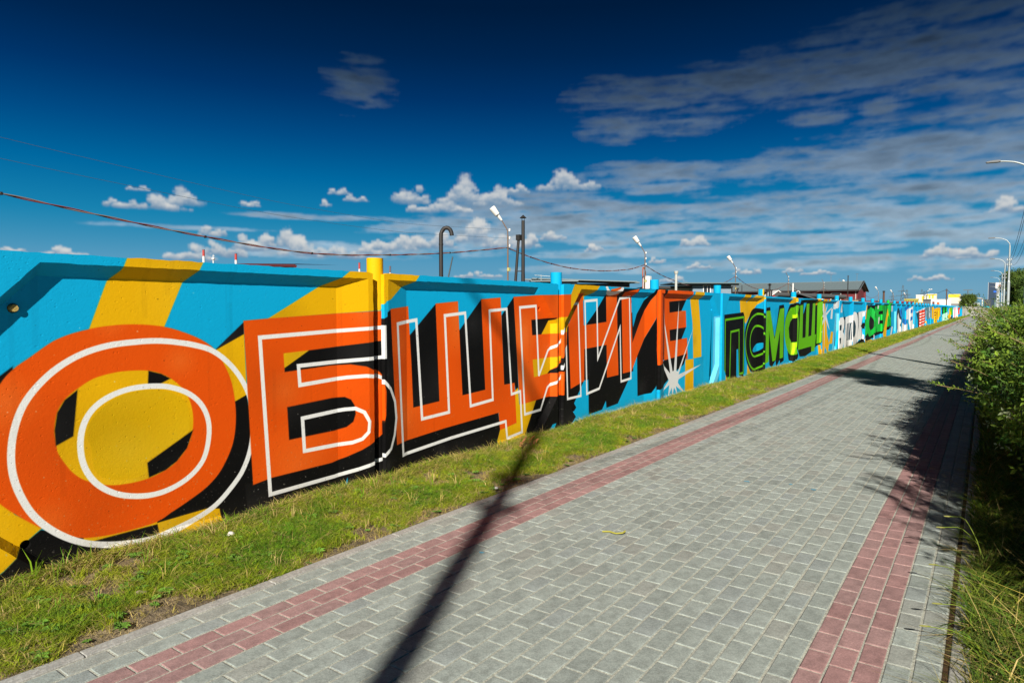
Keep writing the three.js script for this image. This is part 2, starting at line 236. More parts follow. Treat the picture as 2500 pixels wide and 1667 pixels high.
// ---------------------------------------------------------------- painted concrete fence
const XW = -4.5;                                                     // its front plane; s runs along it away from the camera
const JOINTS = [-5.4, -2.2, 0.99, 4.17, 7.35, 10.52, 13.77, 17.1, 20.55, 24.2, 27.47, 30.58, 34.0, 37.14];
while (JOINTS[JOINTS.length - 1] < 184) JOINTS.push(JOINTS[JOINTS.length - 1] + 3.22);
const rise = (s) => 0.0013 * Math.max(0, s - 4);
const PAINT = { c: '#00a4d6', y: '#e0ac00', Y: '#d3a800', k: '#040405', o: '#dc5000', w: '#e2e4e4', e: '#d2d6d8', b: '#5cc4ea', g: '#5cae08', l: '#a8d808', n: '#1c3a48', G: '#12b83a', B: '#1a6fc0', r: '#d63c22', t: '#5b7d88', m: '#a8dcc8', p: '#e6a0b0' };
// the lettering and shapes of the mural, in metres along the fence and above the path, in the order they were painted
const MURAL = [];
const pairs = (t) => t.split(',').map((q) => q.split(' ').map(Number));
function P(c, t) { MURAL.push({ c: c[0], soft: c[1] === '~', p: pairs(t) }); }
function S(c, w, t) { MURAL.push({ c: c[0], soft: c[1] === '~', w, p: pairs(t) }); }
P('y','2.029 1.946,2.539 1.948,2.502 1.876,2.414 1.789,2.277 1.471,1.813 1.468,1.926 1.779,1.993 1.852')
P('k','1.323 1.201,1.408 1.27,1.404 1.13,1.32 1.114')
P('k','1.247 .074,1.31 .111,1.43 .222,1.521 .282,1.748 .171,2.201 .216,2.33 .578,2.66 .843,2.798 .916,2.889 .956,3.01 .263,3.051 -.606,1.303 -.124')
P('y','1.204 .599,1.323 .521,1.393 .408,1.527 .294,1.43 .222,1.31 .115,1.187 .045')
P('k','2.641 1.301,2.88 1.505,2.878 1.407')
P('y','2.88 1.415,2.65 1.304,2.701 1.162,2.797 .913,2.893 .954')
P('y','1.743 .214,2.2 .164,2.202 .136,1.868 .134,1.804 .133,1.75 .154')
P('y','2.203 .143,2.56 .156,2.654 .131,2.678 -.028,2.224 -.072,2.213 .084')
P('o~','1.251 .837,1.277 1.019,1.342 1.168,1.408 1.253,1.507 1.328,1.634 1.418,1.778 1.469,1.944 1.497,2.12 1.501,2.292 1.481,2.429 1.437,2.555 1.378,2.645 1.307,2.719 1.185,2.769 1.059,2.797 .891,2.797 .742,2.773 .605,2.721 .49,2.65 .389,2.547 .306,2.416 .241,2.306 .195,2.2 .153,2.029 .143,1.894 .147,1.779 .162,1.694 .189,1.611 .23,1.51 .305,1.382 .424,1.302 .526,1.256 .674')
P('y~','1.618 .775,1.61 .87,1.627 .975,1.67 1.05,1.738 1.108,1.832 1.164,1.949 1.192,2.056 1.198,2.168 1.19,2.255 1.162,2.343 1.105,2.419 1.021,2.46 .915,2.47 .804,2.455 .712,2.417 .624,2.345 .544,2.268 .498,2.164 .466,2.037 .456,1.903 .471,1.777 .526,1.705 .589,1.659 .66,1.626 .727')
P('Y~','1.807 .729,1.785 .816,1.825 .921,1.944 1.019,2.108 1.06,2.281 1.042,2.417 .951,2.445 .792,2.411 .719,2.182 .605,2.131 .585,2.136 .502,1.983 .489,1.841 .555')
P('k','1.615 .776,1.611 .87,1.628 .974,1.67 1.047,1.739 1.101,1.72 .922,1.708 .82')
P('k','2.172 1.188,2.255 1.161,2.313 1.126,2.246 1.097,2.166 1.098')
P('k','2.466 .742,2.42 .624,2.345 .544,2.268 .498,2.157 .469,2.149 .569')
S('w~',0.04,'2.089 1.387,2.26 1.388,2.427 1.364,2.603 1.313,2.737 1.217,2.85 1.077,2.923 .91,2.94 .722,2.917 .539,2.84 .367,2.715 .235,2.61 .157,2.476 .104,2.318 .068,2.168 .048,1.972 .066,1.803 .113,1.681 .179,1.566 .277,1.479 .39,1.42 .525,1.391 .647,1.387 .776,1.408 .913,1.455 1.042,1.535 1.154,1.641 1.251,1.774 1.326,1.927 1.371,2.089 1.387')
S('w~',0.038,'2.18 1.085,2.312 1.066,2.45 1.003,2.544 .902,2.586 .772,2.576 .629,2.532 .509,2.436 .417,2.31 .362,2.175 .345,2.035 .369,1.928 .415,1.839 .488,1.781 .578,1.751 .684,1.751 .808,1.781 .911,1.84 .989,1.932 1.046,2.053 1.08,2.18 1.085')
P('y','3.889 1.956,4.081 1.95,4.294 1.968,4.291 1.675,4.19 1.597,3.745 1.567,3.091 1.531,3.582 1.794,3.768 1.871')
P('y','4.097 2.146,4.307 2.162,4.301 1.667,4.09 1.59')
P('k','4.185 1.498,4.257 1.52,4.342 1.585,4.402 1.242,4.419 .86,4.468 .291,4.553 -.166,4.663 -.66,2.896 -.157,2.863 .267,3.096 .273,3.836 .309')
P('c','4.182 1.605,4.295 1.673,4.35 1.696,4.348 1.582,4.289 1.534,4.247 1.516,4.181 1.51')
P('o','2.878 1.516,3.091 1.531,3.745 1.566,4.198 1.59,4.228 1.315,3.705 1.275,3.463 1.258,3.226 1.249,3.234 1.102,3.702 1.124,3.886 1.122,4.039 1.093,4.138 1.048,4.24 .952,4.28 .826,4.286 .669,4.245 .549,4.188 .448,4.109 .395,3.989 .345,3.836 .305,3.688 .278,3.095 .27,2.933 .248')
P('k','3.234 1.102,3.232 1.136,3.463 1.261,3.705 1.275,4.228 1.315,4.371 1.307,4.366 .928,4.28 .873,4.24 .952,4.138 1.048,4.039 1.093,3.886 1.122,3.702 1.124')
P('y','3.225 1.25,3.466 1.262,3.232 1.133')
P('k','3.252 .813,3.698 .838,3.825 .835,3.885 .806,3.918 .752,3.927 .676,3.905 .611,3.84 .571,3.729 .555,3.265 .547')
P('c','3.844 .121,3.846 -.036,3.738 -.012,3.813 .031')
P('y','4.259 1.95,4.737 1.947,4.668 1.874,4.517 1.813,4.346 1.693,4.28 1.674')
P('c','4.28 1.674,4.346 1.693,4.353 1.577,4.303 1.575')
P('k','4.297 1.575,4.347 1.601,4.422 .333,5.17 .374,6.09 .424,6.13 .201,6.05 .034,6.04 -.207,4.249 -.107')
P('k','4.648 1.345,5.03 1.657,5.09 .654,4.695 .634')
P('k','5.4 1.376,5.78 1.715,5.86 .699,5.45 .677')
P('k','6.16 1.531,6.41 1.757,6.5 .649,6.45 .622,6.42 .72,6.21 .719')
P('y','6.43 .633,6.49 .659,6.52 .449,6.9 .471,6.62 .019,6.58 -.184,6.04 -.207,6.05 .026,6.13 .201,6.45 .235')
P('o','4.342 1.606,4.633 1.633,4.671 1.116,4.695 .635,5.08 .656,5.03 1.662,5.38 1.689,5.45 .678,5.85 .699,5.78 1.716,6.14 1.74,6.21 .722,6.42 .726,6.46 .237,6.13 .2,6.1 .407,5.17 .364,4.675 .33,4.431 .312')
P('k','6.89 .467,7.12 .479,7.68 .478,7.89 .251,7.55 .011,6.93 -.03,6.58 -.039')
P('o','6.4 1.752,6.91 1.781,7.37 1.794,7.67 1.805,7.7 .471,7.12 .479,6.88 .466,6.53 .448')
P('k','6.78 1.473,7.27 1.495,7.17 1.46,7.01 1.292,6.8 1.287')
P('y','7.01 1.292,7.17 1.46,7.34 1.498,7.65 1.511,7.66 1.304,7.15 1.292')
P('y','6.81 .978,7.15 .985,7.41 .991,7.17 .784,6.84 .759')
P('k','7.15 .783,7.38 .917,7.47 .989,7.66 .996,7.66 .789')
S('w',0.034,'3.014 1.385,4.262 1.44,4.265 1.163,3.364 1.14,3.375 .981,3.847 1.007,4.038 1.007,4.128 .995,4.24 .947,4.333 .86,4.403 .734,4.423 .572,4.392 .416,4.333 .298,4.205 .214,3.948 .175,3.723 .154,3.082 .139,3.014 1.385')
S('w',0.034,'3.395 .704,3.824 .727,3.927 .724,4.014 .68,4.066 .589,4.057 .499,3.991 .443,3.894 .424,3.41 .429,3.395 .704')
S('w',0.034,'4.458 1.465,4.746 1.5,4.82 .506,5.23 .523,5.17 1.539,5.5 1.565,5.59 .545,5.99 .571,5.93 1.588,6.26 1.608,6.36 .595,6.54 .612,6.58 .108,6.27 .081,6.24 .287,5.26 .245,4.539 .193,4.458 1.465')
P('c','7.17 .123,7.54 .148,7.97 .171,7.79 -.218,6.93 -.076')
P('y','7.73 1.955,8.47 1.97,8.38 1.9,8.3 1.84,8.08 1.78,8.09 1.74,7.83 1.576,7.64 1.404,7.62 1.699,7.63 1.814')
P('k','7.64 1.361,7.74 1.421,7.75 .561,8.11 .61,8.03 .53,7.77 .252,7.8 .177,7.69 .097,7.57 .035,7.28 .032,7.2 .044,7.48 .433,7.6 .653')
P('k','8.16 1.39,8.48 1.61,8.77 1.85,8.78 1.41')
P('k','9.07 1.92,10.43 1.94,10.2 1.81,9.81 1.53,9.68 1.32,9.7 .62,9.35 .6,9.15 .6')
P('k','8.1 1.05,8.78 1.08,8.8 .59,9.17 .61,9.6 .61,9.57 .53,9.16 .16,8.79 .14,8.77 .25,8.65 .13,8.25 .11,8.23 .61,8.11 .61')
P('k','9.84 .85,10.47 1.49,10.53 .65,10.9 .67,10.84 .24,10.47 .23,10.46 .32,10.31 .21,9.87 .2')
P('c','9.31 1.47,9.69 1.57,9.69 1.32,10.11 1.61,10.45 1.93,9.84 1.89')
P('o','7.81 1.816,8.06 1.83,8.09 1.38,8.77 1.42,8.75 1.86,8.79 1.9,9.11 1.94,9.13 1.22,9.18 .6,8.8 .59,8.78 1.08,8.11 1.05,8.11 .6,7.74 .524,7.68 1.267,7.68 1.406,7.81 1.576')
P('k','9.1 1.89,9.27 1.87,9.34 .61,9.18 .6')
P('o','9.26 1.87,9.76 1.93,9.6 1.8,9.66 1.09,9.98 1.46,10.25 1.74,10.5 1.92,10.82 1.97,10.86 .67,10.53 .65,10.45 1.48,9.84 .85,9.64 .62,9.33 .61')
P('c','9.64 1.63,9.68 1.32,10.03 1.59,10.25 1.79,10.41 1.94,9.78 1.92,9.6 1.8')
P('k','9.66 1.08,9.67 1.3,9.81 1.53,10.07 1.74,10.43 1.94,10.55 1.95,10.27 1.76,9.98 1.46')
S('w',0.034,'6.53 1.627,6.88 1.647,6.95 .767,7.16 1.076,7.35 1.18,7.59 1.523,7.72 1.669,7.93 1.689,8.02 .4,7.66 .395,7.62 1.084,7.41 .806,7.35 .697,7.15 .602,6.99 .332,6.64 .318,6.53 1.627')
S('w',0.038,'8.12 1.72,8.47 1.74,8.51 .89,9.2 1.77,9.54 1.8,9.62 .51,9.27 .49,9.22 1.33,8.56 .45,8.19 .41,8.12 1.72')
S('w~',0.06,'8.63 1.95,8.72 1.86,8.88 1.84,9.09 1.88,9.19 1.94')
P('k','10.8 1.94,10.9 1.94,10.95 1.92,10.89 1.83,10.94 .73,10.84 .74')
P('o','10.94 1.94,12.16 1.96,12.15 1.89,11.96 1.78,11.54 1.76,11.15 1.74,11.17 1.55,11.73 1.58,11.95 1.58,11.98 1.27,11.18 1.24,11.21 1.04,11.75 1.06,12.03 1.07,12.08 .67,10.91 .74,10.87 1.85')
P('k','11.15 1.74,11.54 1.76,11.96 1.78,11.73 1.58,11.17 1.55')
P('k','11.18 1.24,11.97 1.27,11.75 1.06,11.21 1.04')
P('o','11.22 1.04,12.03 1.06,12.02 .77,10.94 .7,10.93 1.17')
P('k','10.8 .69,10.94 .71,12.03 .77,11.88 .58,11.49 .48,11.17 .37,10.83 .24')
P('y','12.29 1.95,12.77 1.95,12.75 1.88,12.62 1.79,12.79 1.09,12.82 .62,12.37 .65,12.31 1.34,12.17 1.78')
P('c','12.3 .66,12.93 .67,12.96 -.05,12.38 -.05')
P('y','11.96 .66,12.39 .65,12.4 -.02,12.45 -.13,11.91 -.1,11.95 .06')
P('e','10.84 1.63,11.34 .49,11.4 .5,11.61 1.76,11.52 .48,11.6 .47,12.39 1.28,11.63 .41,12.82 .52,11.62 .32,11.6 .26,11.97 .02,11.5 .21,11.62 0,11.42 .19,11.34 .02,11.31 .2,11.13 .03,11.2 .26,10.84 .16,11.17 .34,10.83 .68,11.23 .46')
P('b','13.52 1.45,13.82 1.49,13.76 .31,13.41 -.06,13.18 -.04,13.49 .38')
P('y','15.48 1.95,15.96 1.95,16.37 1.94,17.17 1.94,17.21 1.87,16.62 1.71,16.1 1.49,15.76 1.27,15.34 1.53,15.28 1.79')
P('c','15.96 1.95,16.39 1.95,16.08 1.88,15.77 1.76')
P('k','14.19 1.49,15.57 1.54,15.67 1.43,15.7 .12,15.51 .04,15.29 .11,15.21 .71,15.09 .7,15.11 0,14.48 .01,14.33 .09,14.24 .18')
P('y','14.14 .42,14.25 .18,14.48 -.01,14.42 -.11,14.13 -.03')
P('k~','16.43 1.63,16.79 1.63,17.13 1.59,17.2 1.49,17.34 1.43,17.37 .28,17.07 .04,16.52 .07,16.18 .15,15.84 .44,15.72 .87,15.74 1.15,15.98 1.38,16.17 1.55')
P('y','15.94 .31,16.15 .14,16.37 0,16.13 -.05,15.93 .02')
P('k','17.08 1.49,17.25 1.47,17.41 1.4,17.48 .26,17.17 .16')
P('c~','16.38 .59,16.44 .68,16.73 .77,17.06 .77,17.1 .69,16.84 .6,16.57 .57')
S('g',0.05,'14.27 1.38,15.61 1.43,15.63 .13,15.31 .13,15.26 1.14,14.66 1.11,14.63 .1,14.3 .09,14.27 1.38')
S('g~',0.05,'17.41 1.3,17.28 1.38,17.08 1.46,16.77 1.5,16.46 1.46,16.17 1.37,15.91 1.17,15.79 .91,15.83 .61,16.11 .31,16.48 .15,16.92 .19,17.33 .28,17.47 .32')
S('g~',0.05,'17.32 .91,17.15 1.03,17.03 1.13,16.79 1.2,16.48 1.18,16.23 1.04,16.14 .82,16.23 .59,16.53 .46,17.07 .52,17.34 .59')
P('y','20.11 1.96,20.72 1.97,20.78 1.84,19.94 1.76')
P('k','17.44 1.64,17.9 1.67,17.95 1.54,18.39 .87,18.82 1.71,19.3 1.74,19.41 1.63,19.42 .18,19.03 .13,18.97 .23,18.61 .06,18.53 .24,18.18 .09,17.91 .16,17.87 .38,17.48 1.54')
P('c','17.95 1.54,18.79 1.67,18.63 1.31,18.39 .87')
P('g','17.48 1.56,17.93 1.58,18.38 .81,18.91 1.62,19.37 1.65,19.34 .27,18.97 .26,18.96 1.05,18.52 .24,18.22 .23,17.82 1.08,17.85 .25,17.44 .2')
P('c','17.44 .19,17.87 .24,17.8 .08,17.47 .06')
P('k~','19.47 1.17,19.76 1.55,20.08 1.75,20.61 1.8,21.11 1.73,21.31 1.6,21.25 1.13,21.34 .66,20.94 .3,20.67 .14,20.08 .13,19.86 .38')
P('g~','20.83 1.72,20.23 1.67,19.78 1.5,19.53 1.29,19.46 .99,19.58 .68,19.87 .42,20.21 .3,20.74 .3,21.02 .47,21.2 .78,21.22 1.09,21.06 1.46')
P('k','20.41 1.36,20.74 1.37,20.87 .67,20.3 .65,20.02 .8,19.93 1.07,20.08 1.24')
P('l','20.3 1.46,20.75 1.48,20.76 1.37,20.31 1.35')
P('l','20.18 .64,20.67 .64,20.59 .32,20.21 .3')
P('k','21.22 1.73,21.46 1.9,23.82 1.94,24.47 1.9,24.49 .53,23.79 .4,23.02 .24,22.11 .15,21.36 .18,21.13 .38')
P('c','21.79 1.8,22.22 1.85,22.07 1.73,21.75 1.46')
P('g','21.32 1.73,21.7 1.75,21.69 .73,22.11 .74,22.18 1.78,22.58 1.8,22.52 .75,22.96 .77,23.1 1.8,23.48 1.83,23.47 .78,23.7 .79,23.5 .24,22.99 .25,23 .42,21.13 .39,21.25 .9')
P('y','23.56 1.97,24.2 1.97,23.83 1.79,23.53 1.73')
P('y','24.49 1.97,25.88 1.99,25.71 1.91,25.09 1.8,25.35 1.33,25.59 .72,25.98 .39,25.79 .03,25.22 .31,25.09 0,24.79 .01,24.75 1.07,24.47 1.6')
P('c','25.21 1.98,25.42 1.98,25.31 1.89,25.08 1.82')
P('g','23.8 1.85,24.5 1.89,24.49 1.44,24.84 1.2,24.55 .53,23.79 .47')
P('k','24.45 1.55,24.75 1.56,24.87 1.23,24.53 1.07')
P('l','24.06 1.34,24.29 1.37,24.23 .5,24 .49')
P('y','23.89 .43,24.2 .39,24.44 .04,23.97 .01')
P('e','24.88 1.83,25.05 1.51,25.58 1.81,25.25 1.48,26.6 1.73,25.37 1.4,26.01 .86,25.15 1.28,25.09 -.02,25.02 1.22,24.25 .82,24.88 1.33,24.45 1.35,24.84 1.44,24.53 1.8')
P('y','26.33 .81,26.7 .78,26.57 .36,25.94 .37')
P('b','27.05 1.47,27.43 1.47,27.37 .84,27 .02,26.56 .04')
P('e','26.26 1.63,26.58 1.64,26.47 1.27,26.14 1.27')
P('e','26.69 1.84,27.41 1.98,27.38 1.72,27.03 1.61,26.64 1.63')
P('e','28.18 1.83,28.58 1.84,28.52 1.49,28.17 1.49')
P('b','27.01 1.47,27.42 1.48,27.28 .74,26.96 .31,26.54 .13,26.95 .75')
P('n','28.74 1.31,29.31 1.32,29.15 .95,28.94 .67,28.79 .56')
P('w','27.57 1.27,28.77 1.31,29.06 1.16,29.01 .91,28.77 .74,29.05 .61,29.02 .26,28.7 .03,27.34 0')
P('n','27.89 .99,28.47 1.01,28.42 .81,27.87 .79')
P('n','27.75 .48,28.41 .51,28.36 .29,27.7 .26')
P('w','29.31 1.3,30.79 1.4,30.62 .04,28.98 0')
P('n','29.72 1.04,30.65 1.06,30.46 .36,29.65 .36')
S('e',0.1,'29.95 1.04,29.85 .37')
S('e',0.1,'30.18 1.04,30.08 .36')
S('e',0.1,'30.42 1.03,30.32 .35')
P('n','32.11 1.47,32.72 1.5,32.71 .88,32.61 .24,32.19 .09')
P('w~','31.65 1.5,32.22 1.4,32.51 1.01,32.39 .44,31.85 .07,30.97 .06,30.65 .34,30.83 1.1,31.08 1.44')
P('n~','31.47 1.14,31.85 .96,31.92 .77,31.8 .52,31.43 .42,31.07 .6,31.02 .82,31.17 1.1')
P('w','32.57 1.49,34.15 1.55,33.43 .88,34.16 .17,32.91 .29,32.22 .12,32.71 .88')
P('k','33.3 .87,33.91 1.01,34.01 .7')
P('k','31.98 .13,33.66 .28,34.18 .08,33.5 -.04,31.55 .01')
P('k','34.04 1.06,34.34 1.52,35.22 1.8,44.7 1.91,45.1 .59,42.2 .38,37.51 .25,35.05 .06,34.25 .07')
P('y','34.47 1.8,35.26 1.81,34.96 1.25,34.56 -.05,34.21 .02')
P('w','34.53 1.76,34.99 1.77,34.91 1.52,34.57 1.25')
P('y','34.25 .09,36.88 .15,36.8 -.1,34.16 -.09')
P('G','34.14 1.09,34.98 1.18,35.26 1.59,35.73 1.63,35.58 .47,34.77 .36,34.24 .51')
P('G~','36.51 1.72,37.27 1.52,37.69 1,37.46 .53,36.47 .3,35.76 .4,35.39 .83,35.58 1.38,35.97 1.66')
P('k~','36.46 1.3,36.93 1.14,37.13 .87,36.86 .65,36.41 .61,35.98 .78,35.93 1.06,36.17 1.24')
P('G','37.45 1.71,38.3 1.78,38.64 1.52,38.53 1.22,38.76 .91,38.56 .46,37.49 .38')
P('k','37.69 1.41,38.04 1.42,38.03 1.2,37.68 1.19')
P('k','37.7 .98,38.07 1,38.06 .76,37.69 .74')
P('G','38.59 1.77,40.3 1.86,40.5 .45,38.79 .45')
P('k','39.27 1.51,40.3 1.54,40.3 1.36,39.24 1.34')
P('k','39.25 1.02,40.4 1.04,40.4 .86,39.23 .84')
P('w','38.86 1.82,39.32 1.83,39.24 1.65,38.84 1.64')
P('w','39.33 1.21,39.68 1.22,39.57 .86,39.23 .85')
P('G','40.5 1.83,40.9 1.85,41.1 .49,40.7 .48')
P('G','41.1 1.86,41.5 1.88,41.7 .53,41.3 .52')
P('G','41.7 1.88,42.1 1.9,42.3 .56,41.9 .55')
P('G','42.3 1.9,42.6 1.92,42.8 .6,42.4 .59')
P('G','42.8 1.93,43.2 1.95,43.4 .64,43 .63')
P('y','41 .08,41.8 .62,42.7 1.34,43.4 1.84,43.8 1.84,43.2 1.17,42.7 .1,41.5 0')
P('G','43 2.15,44.3 2.17,44.8 1.85,44.9 .64,43.7 .62,43.3 1.34')
P('k','43.8 1.51,44.8 1.52,44.8 1.16,43.8 1.15')
P('w','37.18 .36,37.44 .37,37.35 .02,37.09 .01')
P('e','45.1 1.86,45.7 1.86,45.5 1.48,45 1.48')
P('b','46.5 1.5,48 1.57,47.7 .03,46.5 .03')
P('e','45.3 .59,45.9 .59,45.6 .23,45.1 .05,44.7 .07')
P('y','17.06 1.96,17.40 1.96,17.40 2.4,17.06 2.4')
P('G','45.90 1.96,46.24 1.96,46.24 2.4,45.90 2.4')
P('y','52.40 1.96,52.74 1.96,52.74 2.4,52.40 2.4')
P('y','58.80 1.96,59.14 1.96,59.14 2.4,58.80 2.4')
P('n~','48.8 1.72,49.6 1.56,50.2 1.04,49.6 .21,48.4 .37,47.9 1.19,48.2 1.56')
P('w','48.8 1.41,49.2 1.18,50 .9,49.7 .58,50.9 .05,49.5 -.03,48.3 0,48.7 .39,48.4 1.19')
P('B','49.9 1.75,50.7 1.75,51.3 1.36,50.9 .88,49.8 1.16,49.6 1.5')
S('n',0.3,'50 1.56,50.6 1.17')
P('w','51.4 .72,54 .79,55.1 .54,55.3 .01,51.3 -.01')
P('B','52.8 1.76,54.1 1.91,55.8 1.89,55.4 1.67,52.9 1.56')
P('w','53.2 1.54,55.4 1.67,55.7 .92,53.9 .88')
P('B','51.6 1.01,54.4 .89,54.6 .59,53.2 .54,51.5 .74')
P('w','55.5 1.67,59.2 1.87,59.6 .1,56.4 .07')
P('B','56.4 1.6,59 1.63,58.9 1.35,56.4 1.33')
P('B','56.5 1.05,59.1 1.1,59 .82,56.3 .76')
P('b','60 1.52,61.5 1.55,61.6 .08,60.2 -.01')
P('w','62 1.42,71.7 1.81,71.7 1.73,62.2 1.35')
P('n','62.4 1.36,65.4 1.51,65.5 .08,63.2 .05')
P('r','65.1 1.48,71.5 1.66,72.4 .57,69.8 .15,65.3 .05')
P('w','65.3 1.27,71.3 1.39,71.4 1.32,65.3 1.19')
P('w','65.4 1.02,71.4 1.14,71.5 1.07,65.4 .95')
P('w','65.5 .77,71.5 .88,71.6 .81,65.5 .7')
P('w','65.6 .52,71.6 .63,71.7 .56,65.6 .45')
P('w','65.6 .27,71.7 .37,71.8 .3,65.7 .2')
P('y','71.7 .58,73.5 .48,76.3 -.05,74.6 -.08,72.2 .38')
P('t','71.8 1.81,79.6 1.88,79.8 .83,75.4 .67,72.6 .74')
S('w',0.5,'78.1 1.79,76.2 1.37,78.2 .95')
S('w',0.4,'73.9 1.54,73.4 .87')
P('y','80.6 1.88,83.6 1.91,84.2 .61,81.1 .67')
P('y','84 1.71,91.9 1.87,95 1.83,95.1 .82,92.3 .35,89.3 .67,88.8 .16,84.7 .18')
P('k','85.1 1.35,87.4 1.37,87.5 1.25,85.2 1.23')
P('k','85.3 1.05,87.6 1.06,87.7 .95,85.3 .94')
P('k','85.4 .76,87.8 .76,87.8 .64,85.5 .64')
P('k','85.5 .46,87.9 .45,88 .34,85.6 .34')
P('k','88.4 1.34,90.4 1.43,90.4 .13,88.8 .11')
P('k','100 1.94,113.2 2.03,113.7 1.27,100.5 1.04')
P('G','101.6 1.84,105.7 1.88,106.3 1.01,102.1 .98')
P('G','108.5 1.91,113.1 1.93,113.1 1.33,108.9 1.28')
P('m','100.6 .99,115 1.27,115.9 -.14,101.2 -.14')
P('y','115.7 .29,120 1.76,125.7 1.96,125.3 .44,119.8 .12')
P('g','123.5 1.96,132.1 1.98,133.1 .65,124.3 .78')
P('n','119.7 .24,131.4 .67,130.3 -.01,122.7 -.11')
P('w','133.8 1.99,155.6 2.21,157.3 -.09,135.4 -.07')
P('p','139.2 1.93,144 1.94,144.7 -.03,138.9 .03')
P('y','147.4 .4,153.9 .39,153.2 -.13,146.8 -.1')
P('r','158.1 2.05,169.6 2.09,167.1 .59,159.4 .72')
P('n','161.9 .62,169.7 .67,165 0')
for (const m of MURAL) { const s = m.p.map((q) => q[0]); m.s0 = Math.min(...s) - 0.3; m.s1 = Math.max(...s) + 0.3; }
const Y0 = -0.15, YH = 2.55;
function muralTexture(s0, s1, ppm, seed) {
  const W = Math.min(2048, Math.round((s1 - s0) * ppm)), H = Math.round(YH * ppm * W / Math.round((s1 - s0) * ppm)), cv = document.createElement('canvas'); cv.width = W; cv.height = H;
  const x = cv.getContext('2d'), k = W / (s1 - s0), r = rng(seed), X = (s) => (s - s0) * k, Y = (y) => H - (y - Y0) * (H / YH);
  x.fillStyle = PAINT.c; x.fillRect(0, 0, W, H);
  x.lineJoin = 'miter'; x.lineCap = 'butt'; x.miterLimit = 3;
  const trace = (m) => {
    const p = m.p.map(([s, y]) => [X(s), Y(y)]), n = p.length, closed = !m.w || (m.p[0][0] === m.p[n - 1][0] && m.p[0][1] === m.p[n - 1][1]);
    x.beginPath();
    if (!m.soft) { p.forEach((q, i) => (i ? x.lineTo(...q) : x.moveTo(...q))); if (closed) x.closePath(); return; }
    const q = m.w && closed ? p.slice(0, n - 1) : p, N = q.length, at = (i) => (closed ? q[(i + N) % N] : q[clamp(i, 0, N - 1)]);
    x.moveTo(...q[0]);
    for (let i = 0; i < (closed ? N : N - 1); i++) { const a = at(i - 1), b = at(i), c = at(i + 1), d = at(i + 2); x.bezierCurveTo(b[0] + (c[0] - a[0]) / 6, b[1] + (c[1] - a[1]) / 6, c[0] - (d[0] - b[0]) / 6, c[1] - (d[1] - b[1]) / 6, c[0], c[1]); }
    if (closed) x.closePath();
  };
  for (const m of MURAL) {
    if (m.s1 < s0 || m.s0 > s1) continue;
    trace(m);
    if (m.w) { x.strokeStyle = PAINT[m.c]; x.lineWidth = m.w * k; x.stroke(); continue; }
    x.fillStyle = PAINT[m.c]; x.fill();
    if (ppm > 100) {                                                  // a little overspray along the edges, thin passes of the roller inside
      x.save(); x.clip();
      for (let i = 0; i < 14; i++) { const tone = r() < 0.55 ? '0,0,0' : '255,255,255', cx = X(lerp(m.s0, m.s1, r())), cy = r() * H, w = (0.12 + r() * 0.4) * k, gr = x.createRadialGradient(cx, cy, 0, cx, cy, w); gr.addColorStop(0, 'rgba(' + tone + ',0.09)'); gr.addColorStop(1, 'rgba(' + tone + ',0)'); x.fillStyle = gr; x.fillRect(cx - w, cy - w, 2 * w, 2 * w); }
      x.restore();
      x.globalAlpha = 0.22; x.strokeStyle = PAINT[m.c]; x.lineWidth = 0.012 * k; x.stroke(); x.globalAlpha = 1;
    }
  }
  if (ppm > 100) {
    for (let i = 0; i < 2600; i++) {                                  // splashes of earth low down, pinholes where the paint did not reach
      const y = Math.pow(r(), 3) * 0.75, sx = r() * W, w = (0.002 + r() * r() * 0.006) * k; x.globalAlpha = 0.25 + r() * 0.5; x.fillStyle = r() < 0.7 ? '#b8b4a8' : '#5a5040'; x.fillRect(sx, Y(y), w, w * (0.6 + r())); }
    for (let i = 0; i < 700; i++) { x.globalAlpha = 0.2 + r() * 0.4; x.fillStyle = r() < 0.6 ? '#1a1408' : '#e8e4dc'; const w = (0.002 + r() * r() * 0.007) * k; x.fillRect(r() * W, r() * H, w * (0.5 + r()), w); }
    for (let i = 0; i < 30; i++) { x.globalAlpha = 0.03; x.fillStyle = '#000'; const w = (0.01 + r() * 0.03) * k; x.fillRect(r() * W, r() * H, w, (0.2 + r() * 0.8) * k); }   // faint runs
    const gr = x.createLinearGradient(0, Y(0.2), 0, Y(-0.05)); gr.addColorStop(0, 'rgba(95,82,60,0)'); gr.addColorStop(1, 'rgba(95,82,60,0.45)'); x.globalAlpha = 0.6; x.fillStyle = gr; x.fillRect(0, Y(0.2), W, H - Y(0.2)); x.globalAlpha = 1;
  }
  const t = new THREE.CanvasTexture(cv); t.colorSpace = THREE.SRGBColorSpace; t.wrapS = t.wrapT = THREE.ClampToEdgeWrapping; t.magFilter = THREE.LinearFilter;
  t.repeat.set(1 / (s1 - s0), 1 / YH); t.offset.set(-s0 / (s1 - s0), -Y0 / YH); t.needsUpdate = true; return t;
}
const wallBump = repeat(pits, 1.1, 1.1);
const tiles = [];
function muralMaterial(i) {
  let a, b, ppm;
  if (i < 12) { a = b = i; ppm = 300 - i * 12; } else if (i < 24) { a = i - (i % 2); b = a + 1; ppm = 170; } else { a = i - (i % 6); b = a + 5; ppm = 100; }
  if (!tiles[a]) {
    const s0 = JOINTS[a] - 0.15, s1 = (JOINTS[Math.min(b + 1, JOINTS.length - 1)]) + 0.4;
    tiles[a] = new THREE.MeshPhysicalMaterial({ map: muralTexture(s0, s1, ppm, 100 + a), bumpMap: wallBump, bumpScale: i < 12 ? 0.0032 : 0.002, roughness: 0.7, specularIntensity: 0.35 });
  }
  return tiles[a];
}
